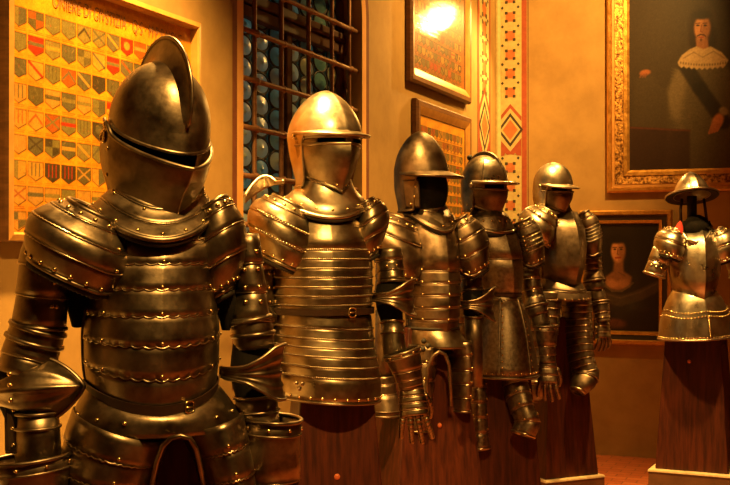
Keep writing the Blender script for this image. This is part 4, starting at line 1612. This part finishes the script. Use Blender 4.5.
strap(mb, T, .985, .018, 0, 360, .004)
s.out(mb, 'belt', None, ['leather'], 0)
Tg = s.tube([(486, 206, .02, 14, .075, .075), (487, 216, .02, 17, .09, .085), (488, 223, .01, 23, .125, .115), (488, 227, .01, 25.5, .14, .125)], dip=lambda v: .028 * v * v)
mb = MB()
bands(mb, Tg, 0, 360, [0, .5, 1], .003, None, 64)
rim(mb, Tg, 0, 360, 1, .005, 3)
mb.tube([Tg(t_, 1, -.004) - V((0, 0, .011)) for t_ in lin(0, 350, 60)], .008, 2, 6, close=True)
rivets(mb, Tg, [(360. * i / 18, .78) for i in range(18)], .004)
s.out(mb, 'gorget')
h = Helm(s, (484, 184, .0), 50, 2)
h.skull(.100, .108, .112, .135, 2.0, 2.0, low=[(-.05, .100, .11, .11), (-.10, .092, .105, .102), (-.13, .086, .1, .098), (-.14, .088, .1, .10)], zn=-.13, open_th=78, ridge=.003)
h.mb.dome(h.P(-92, -.01), h.P(-92, -.01) - h.w(0, 0, -.01), .011, 3)
for th, z in ((-108, -.10), (-95, -.12), (-140, .0)):
    h.mb.dome(h.P(th, z), h.P(th, z) - h.w(0, 0, z), .005, 1)
h.finish(mats=['dark_bronzed_steel', 'brass', 'black_leather', 'edge_steel'])
h.comb(.014, 8, 172, .009, .006)
mb = MB()                                       # raised peak plate; its paler steel stands in for light falling on it
mb.grid(lambda th, q: h.P(th, .115 - .105 * q, .007), lin(-62, 62, 40), lin(0, 1, 14), 0)
mb.grid(lambda th, q: h.P(th, .012 - .008 * q, .007 + .055 * q * math.cos(math.radians(th * .95)) ** 1.0), lin(-88, 88, 48), lin(0, 1, 6), 0)
mb.tube([h.P(th, .004, .007 + .055 * math.cos(math.radians(th * .95)) ** 1.0) for th in lin(-88, 88, 48)], .004, 0, 6)
h.part(mb, 'peak', ['polished_steel'])
mb = MB()
mb.ball(h.w(0, .085, .125), .014, 0, 12, 8)
h.part(mb, 'comb_knob', ['black_leather'], 0)
tab = [(.01, .101, .112, 1.1), (-.05, .096, .122, 1.25), (-.10, .076, .106, 1.3), (-.15, .052, .080, 1.25)]
mb, P = h.shell(tab, -86, 86, lambda th: -.028 - .0 * th, lambda th: -.148 + .045 * (abs(th) / 90.) ** 1.2, 'visor', keel=.006)
for (a0, a1) in ((-86, -56), (-9, 9), (56, 86)):
    mb.grid(lambda th, q: P(th, .008 - .036 * q, .004), lin(a0, a1, 12), lin(0, 1, 3), 0)
for th in (-34, -22, 22, 34):
    for z in (-.065, -.082, -.099):
        mb.dome(P(th, z, .002), P(th, z) - h.w(0, 0, z), .004, 2, .3, 6)
h.part(mb, 'visor', ['brown_steel', 'brass', 'black_cloth'])
shade_fill(s, (485, 192, .0), 50, (.07, .08, .10))
pauldron(s, [(476, 226, -.04, 10, .08, .08), (473, 236, -.04, 17, .11, .10), (471, 250, -.04, 18, .12, .10), (471, 264, -.04, 14, .11, .10)], (-.4, 0, -.9), 4)
limb(s, 'upper_arm', [(462, 262, -.04, 9, .05, .05), (463, 300, -.04, 9, .05, .05)], 4)
limb(s, 'forearm', [(463, 300, -.04, 9, .045, .045), (465, 345, -.06, 8, .04, .04)], 2)
pauldron(s, [(519, 222, .04, 9, .08, .08), (523, 233, .05, 15, .11, .10), (527, 249, .05, 15.5, .12, .10), (530, 266, .05, 12, .10, .09)], (.4, 0, -.9), 6, scal=(40, .004))
limb(s, 'upper_arm', [(530, 258, .07, 8.5, .048, .05), (531, 280, .06, 9, .048, .05), (535, 300, .05, 9, .048, .05)], 4, riv=[(-30, v) for v in (.2, .5, .8)])
limb(s, 'elbow_guard', [(534, 297, .05, 9, .05, .05), (536, 306, .04, 11, .058, .055), (539, 316, .03, 9, .05, .05)], 2, rings=(.5,))
limb(s, 'forearm', [(538, 312, .03, 8.5, .045, .045), (542, 326, .02, 8.5, .042, .042), (545, 342, .01, 7.5, .038, .038)], 2)
gauntlet(s, [(545.5, 326, .0, 10.5, .055, .05), (546, 338, .0, 9.5, .048, .044), (547, 352, -.0, 8, .038, .035), (547.5, 362, -.0, 7.5, .034, .03)], (547.5, 362, .0), (-.02, -.15, -1), (-.3, -1, 0), side=-1, flen=.085, curl=.03, nb=3)
for (rows, th) in (([(473, 372, -.05, 11, .075, .07), (474, 395, -.06, 11, .075, .07), (475, 420, -.07, 10.5, .07, .065), (478, 448, -.08, 10, .065, .06)], 0),
                   ([(513, 372, -.05, 11, .075, .07), (517, 392, -.08, 11, .075, .07), (523, 412, -.12, 10, .07, .065), (527, 421, -.13, 11, .07, .065), (523, 434, -.14, 10, .06, .06)], 1)):
    T2 = s.tube(rows)
    mb = MB()
    bands(mb, T2, 0, 360, lin(0, 1, 6), .0035, None, 48)
    rim(mb, T2, 0, 360, 1, .006, 3)
    rivets(mb, T2, [(a, v) for a in (-40, 40) for v in (.15, .35, .55, .75)], .005)
    s.out(mb, 'thigh_plate')
pedestal('very dark pedestal behind the two hanging thigh plates of the skirted armour', 5.46, 500, 1.02, .22, .33, 10)

# ================================================================== fifth suit, round bright cap, laminated thighs
s = Suit('slim suit of armour with brightly lit round cap helmet and left shoulder, before the corner', 6.0, 24, (560, 400), 'brown_steel')
T = torso(s, [(561, 212, .02, 16, .08, .085), (562, 230, 0, 22, .125, .11), (562, 250, 0, 22, .15, .11), (560, 266, 0, 19.5, .155, .10), (559, 278, 0, 18, .13, .095)], 1, ridge=.016, scal=None, riv=False, dip=lambda v: .03 * v * v)
mb = MB()
Tf = s.tube([(559, 277, 0, 18, .12, .095), (560, 288, 0, 23, .15, .12), (561, 300, 0, 26, .16, .13)], dip=lambda v: .03 * (1 - v), axis=(0, 0, -1))
bands(mb, Tf, 0, 360, [0, .5, 1], .003, None, 72)
rivets(mb, Tf, [(360. * i / 24, .9) for i in range(24)], .004)
s.out(mb, 'fauld')
gorget(s, [(556, 206, .02, 13, .07, .07), (557, 213, .02, 16, .085, .08), (558, 219, .01, 20, .105, .095)], 2, 12, None, .005, .03)
for (rows, th) in (([(546, 292, -.04, 11.5, .105, .08), (545, 320, -.05, 11, .10, .08), (541, 350, -.07, 10.5, .09, .07), (538, 378, -.09, 10.5, .08, .07), (536, 390, -.10, 10.5, .075, .07)], (-130, 130)),
                   ([(575, 292, .03, 13, .105, .08), (577, 325, .02, 12, .10, .08), (580, 355, -.01, 11, .09, .07), (585, 373, -.03, 10.5, .085, .07)], (-130, 130))):
    T2 = tasset(s, rows, 12, th, None, riv=False)
mb = MB()
T2 = s.tube([(536, 374, -.10, 11.5, .08, .07), (535, 385, -.11, 12.5, .085, .075), (535, 396, -.11, 9, .06, .06), (535, 402, -.11, 3, .02, .02)])
bands(mb, T2, 0, 360, [0, .35, 1], .004, None, 48)
rim(mb, T2, 0, 360, .3, .006, 3)
s.out(mb, 'knee_guard')
mb = MB()
T2 = s.tube([(586, 370, -.03, 11, .08, .07), (584, 379, -.05, 11, .08, .07), (579, 388, -.08, 8, .06, .055), (576, 393, -.09, 3.5, .03, .03)])
bands(mb, T2, 0, 360, [0, .35, 1], .004, None, 48)
rim(mb, T2, 0, 360, .9, .005, 3)
s.out(mb, 'knee_guard')
h = Helm(s, (553, 186, .0), 40, 2)
b2 = ['bright_steel', 'brass', 'black_leather', 'edge_steel']  # cap steel brighter than the body, its lamplight put into the colour
h.skull(.096, .106, .108, .122, 2.1, 2.0, low=[(-.05, .098, .11, .108), (-.09, .090, .105, .100), (-.12, .084, .1, .096), (-.13, .086, .1, .098)], zn=-.125, open_th=66, ridge=.002)
h.mb.dome(h.P(-92, -.004), h.P(-92, -.004) - h.w(0, 0, 0), .010, 3)
h.finish(mats=b2)
h.peak(.040, 92, .018, .006, 'brim', .004, 0, b2, 1.0)
tab = [(.01, .097, .108, 1.1), (-.05, .092, .114, 1.2), (-.10, .072, .098, 1.25), (-.14, .050, .076, 1.2)]
mb, P = h.shell(tab, -84, 84, lambda th: -.030, lambda th: -.136 + .04 * (abs(th) / 90.) ** 1.2, 'visor', keel=.005)
for (a0, a1) in ((-84, -56), (-9, 9), (56, 84)):
    mb.grid(lambda th, q: P(th, .008 - .038 * q, .004), lin(a0, a1, 12), lin(0, 1, 3), 0)
h.part(mb, 'visor', ['dark_bronzed_steel'])
shade_fill(s, (553, 194, .0), 40, (.066, .076, .095))
pauldron(s, [(546, 210, -.04, 9, .08, .08), (540, 218, -.05, 15.5, .11, .10), (536, 228, -.05, 18, .125, .11), (534, 240, -.05, 14, .105, .10)], (-.5, 0, -.85), 3, mats=['bright_steel', 'brass', 'black_leather', 'edge_steel'], r=.008)  # brighter steel than the other shoulder, standing in for light on this side
limb(s, 'upper_arm', [(526, 240, -.05, 9, .052, .055), (526, 262, -.05, 8.5, .05, .052), (528, 285, -.05, 8, .048, .05)], 5)
limb(s, 'elbow_guard', [(528, 283, -.05, 8, .05, .05), (529, 293, -.06, 10, .06, .058), (531, 303, -.07, 8, .05, .05)], 2, rings=(.5,))
limb(s, 'forearm', [(531, 300, -.07, 7.5, .045, .045), (534, 322, -.09, 7.5, .042, .042), (537, 345, -.10, 6.5, .036, .036)], 3)
pauldron(s, [(579, 214, .04, 8, .07, .07), (584, 225, .05, 12.5, .10, .09), (588, 240, .05, 12.5, .10, .09), (590, 256, .05, 9.5, .08, .08)], (.4, 0, -.9), 7, riv=False)
limb(s, 'upper_arm', [(590, 240, .07, 9, .05, .052), (592, 258, .07, 8.5, .05, .052), (594, 276, .06, 8, .046, .048)], 6)
limb(s, 'elbow_guard', [(593, 272, .06, 8, .05, .05), (594, 281, .05, 10, .058, .055), (596, 291, .04, 8, .05, .05)], 2, rings=(.5,))
limb(s, 'forearm', [(596, 288, .04, 7.5, .042, .042), (600, 306, .02, 7, .040, .040), (602, 318, .01, 6, .034, .034)], 2)
gauntlet(s, [(600, 302, .02, 8.5, .050, .045), (601.5, 312, .01, 7.5, .042, .040), (603, 322, .0, 6.5, .036, .032)], (603, 322, .0), (.02, -.15, -1), (.4, -1, 0), side=1, flen=.080, curl=.03, nb=3, scale=.85, riv=False)
pedestal('dark pedestal on a plinth with worn pale edge, below the cap-helmeted armour', 6.08, 557, 1.10, .20, .335, 26, plinth_z=.275, plinth_w=.37, stud=(.03, .915))

# ================================================================== sixth suit, alone at the right, brimmed war hat
s = Suit('headless half armour at right with wide-brimmed war hat over an open dark neck', 6.1, 2, (694, 330), 'polished_steel')
T = torso(s, [(696, 226, .02, 15, .07, .085), (696, 238, 0, 23, .12, .11), (695, 256, 0, 26, .155, .11), (694, 275, 0, 23.5, .17, .105), (693.5, 292, 0, 19, .15, .095)], 1, ridge=.018, scal=None, riv=False, dip=lambda v: .035 * v * v, pf=1.05)
Tf = s.tube([(693.5, 288, 0, 19.5, .145, .10), (694, 300, 0, 27, .17, .125), (695, 318, 0, 34, .19, .15), (696, 337, 0, 37, .20, .165)], ridge=.012, dip=lambda v: .028 * (1 - v) ** 2)
mb = MB()
bands(mb, Tf, 0, 360, [0, 1], .002, None, 110, 14)
rim(mb, Tf, 0, 360, 1, .004, 0)
dots(mb, Tf, -100, 100, .96, 40, .0045, 1, .002)
for i in range(36):
    a = -96 + 192 * i / 35.
    for v0 in (.40, .50):
        vv = v0 + .05 * abs(math.sin(a / 24.)) - .10 * math.exp(-(a / 14.) ** 2) * 0
        rivets(mb, Tf, [(a, vv)], .0040, 1, .002)
rivets(mb, Tf, [(2, v) for v in lin(.55, .92, 9)], .005, 1, .003)
s.out(mb, 'skirt')
Tn = s.tube([(696.5, 221, .0, 13, .066, .06), (696.5, 229, -.0, 14.5, .085, .07), (696.5, 233, -.02, 15, .09, .075)], dip=lambda v: .03 * v)
mb = MB()                                       # black collar round the neck opening
bands(mb, Tn, 0, 360, [0, 1], .003, None, 48)
s.out(mb, 'collar', None, ['black_cloth'])
mb = MB()
bm_ = [s.q(682, 226, -.02), s.q(682.5, 233, -.09), s.q(687, 240, -.12), s.q(696, 243, -.13), s.q(705, 240, -.12), s.q(710, 233, -.09), s.q(711, 226, -.02)]
mb.tube(bm_, .009, 0, 8)
s.out(mb, 'neck_rim', None, ['polished_steel'], 0)
mb = MB()
mb.ball(s.q(696.5, 227, -.045), 1., 0, 20, 14, (.068, .05, .066))
s.out(mb, 'neck_shade', None, ['black_cloth'], 0)  # black ball added as the darkness inside the open neck
mb = MB()
mb.tube([s.q(692, 196, .0), s.q(692, 226, .0)], .026, 0, 12)
s.out(mb, 'head_support', None, ['black_leather'], 0)
h = Helm(s, (692, 195.5, .0), 4, -14)
h.skull(.092, .105, .105, .130, 1.7, 1.45, low=[(-.01, .092, .105, .105)], zb=0., zn=0., open_th=400, ridge=.004)
for i in range(20):
    h.mb.dome(h.P(i * 18, .012), h.P(i * 18, .012) - h.w(0, 0, .012), .005, 1)
h.finish()
h.peak(.046, 180, .006, .004, 'brim', .004, 0, None, 1, full=True)
h.peak(.044, 180, .006, -.002, 'brim_shade', .002, 0, ['black_leather'], 1, full=True)  # black layer added below the brim as its shaded underside
mb = MB()
for (x0, x1) in ((682, 681), (704, 707)):
    mb.tube([s.q(x0, 199, -.02), s.q((x0 + x1) / 2 - (1 if x0 < 690 else 0), 210, -.04), s.q(x1, 222, -.03)], .008, 0, 8)
o = s.out(mb, 'chin_strap', None, ['leather'], 0)
mb = MB()
leaf(mb, s.q(680.5, 221, -.06), s.q(677, 240, -.12), V((-.3, -1, .2)), s.m(4), ALMOND, .01, (), 0, edge=0)
s.out(mb, 'red_lining', None, ['red_cloth'])
pauldron(s, [(675, 230, -.02, 7, .07, .07), (671, 237, -.03, 13, .11, .10), (669, 247, -.03, 15, .125, .11), (668, 257, -.03, 12, .11, .10)], (-.35, 0, -.93), 2, r=.0066)
limb(s, 'upper_arm', [(663, 250, -.02, 10, .058, .06), (657, 266, -.02, 9.5, .058, .06), (654, 275, -.02, 10, .06, .06)], 2, rings=(1,), riv=[(a, .7) for a in (-50, -20, 10, 40)], r=.006)
pauldron(s, [(714, 230, .0, 7.5, .07, .07), (718, 237, .0, 14.5, .11, .10), (720, 248, .0, 17, .13, .11), (720.5, 260, .0, 14, .115, .10)], (.35, 0, -.93), 2, r=.0066)
limb(s, 'upper_arm', [(735, 258, .0, 10, .058, .06), (738, 268, .0, 9.5, .058, .06), (740, 275, .0, 10, .06, .06)], 2, rings=(1,))
pedestal('tall dark reddish pedestal with pink stud under the half armour at right', 6.14, 696, 1.02, .28, .375, -26, plinth_z=.295, plinth_w=.43, stud=(-.015, .865))


# ------------------------------------------------------------------ light
def spot(name, at, to, power, size=60, blend=.6, col=(1, .52, .155), r=.05):
    l = bpy.data.lights.new(name, 'SPOT')
    l.energy = power
    l.color = col
    l.spot_size = math.radians(size)
    l.spot_blend = blend
    l.shadow_soft_size = r
    o = bpy.data.objects.new(name, l)
    o.location = at
    o.rotation_euler = (V(to) - V(at)).to_track_quat('-Z', 'Y').to_euler()
    COL.objects.link(o)


def point(name, at, power, col=(1, .5, .15), r=.12):
    l = bpy.data.lights.new(name, 'POINT')
    l.energy = power
    l.color = col
    l.shadow_soft_size = r
    o = bpy.data.objects.new(name, l)
    o.location = at
    COL.objects.link(o)


WARM = (1, .52, .11)
spot('ceiling_spot_glare', LP(.2, 3.15, .40), LP(1.2, 1.6, .1), 130, 120, 1, WARM, .03)
spot('ceiling_spot_boards', LP(1.7, 4.1, 1.3), LP(1.6, 2.0, .0), 520, 85, 1, WARM)
spot('ceiling_spot_window', V((-.34, 3.62, 3.25)), V((-.36, 3.6, 1.2)), 900, 110, 1, WARM)
spot('ceiling_spot_front', V((.30, 1.3, 3.7)), V((-.2, 3.3, 1.2)), 640, 58, 1, WARM)
spot('ceiling_spot_far', V((.60, 5.45, 3.5)), V((.80, 5.6, 1.3)), 620, 75, 1, WARM)
spot('ceiling_spot_corner', V((1.55, 5.2, 3.9)), V((1.72, 5.9, 1.2)), 720, 36, 1, WARM)
spot('ceiling_spot_portrait', V((1.9, 6.1, 4.15)), V((1.4, 8.0, 2.9)), 820, 60, 1, WARM)

w = bpy.data.worlds.new('dusk')
SC.world = w
w.use_nodes = True
w.node_tree.nodes['Background'].inputs['Color'].default_value = (.10, .30, .34, 1)
w.node_tree.nodes['Background'].inputs['Strength'].default_value = 2.4

cam = bpy.data.cameras.new('camera')
cam.sensor_width = 36
cam.lens = F0 / 730 * 36
co = bpy.data.objects.new('camera', cam)
co.location = (0, 0, CH)
co.rotation_euler = (math.radians(90) + math.atan((HZ - 242.5) / F0), 0, 0)
COL.objects.link(co)
SC.camera = co
vs = SC.view_settings
vs.view_transform = 'Standard'
vs.look = 'None'
vs.exposure = 0.12
vs.gamma = 1
vs.use_curve_mapping = False
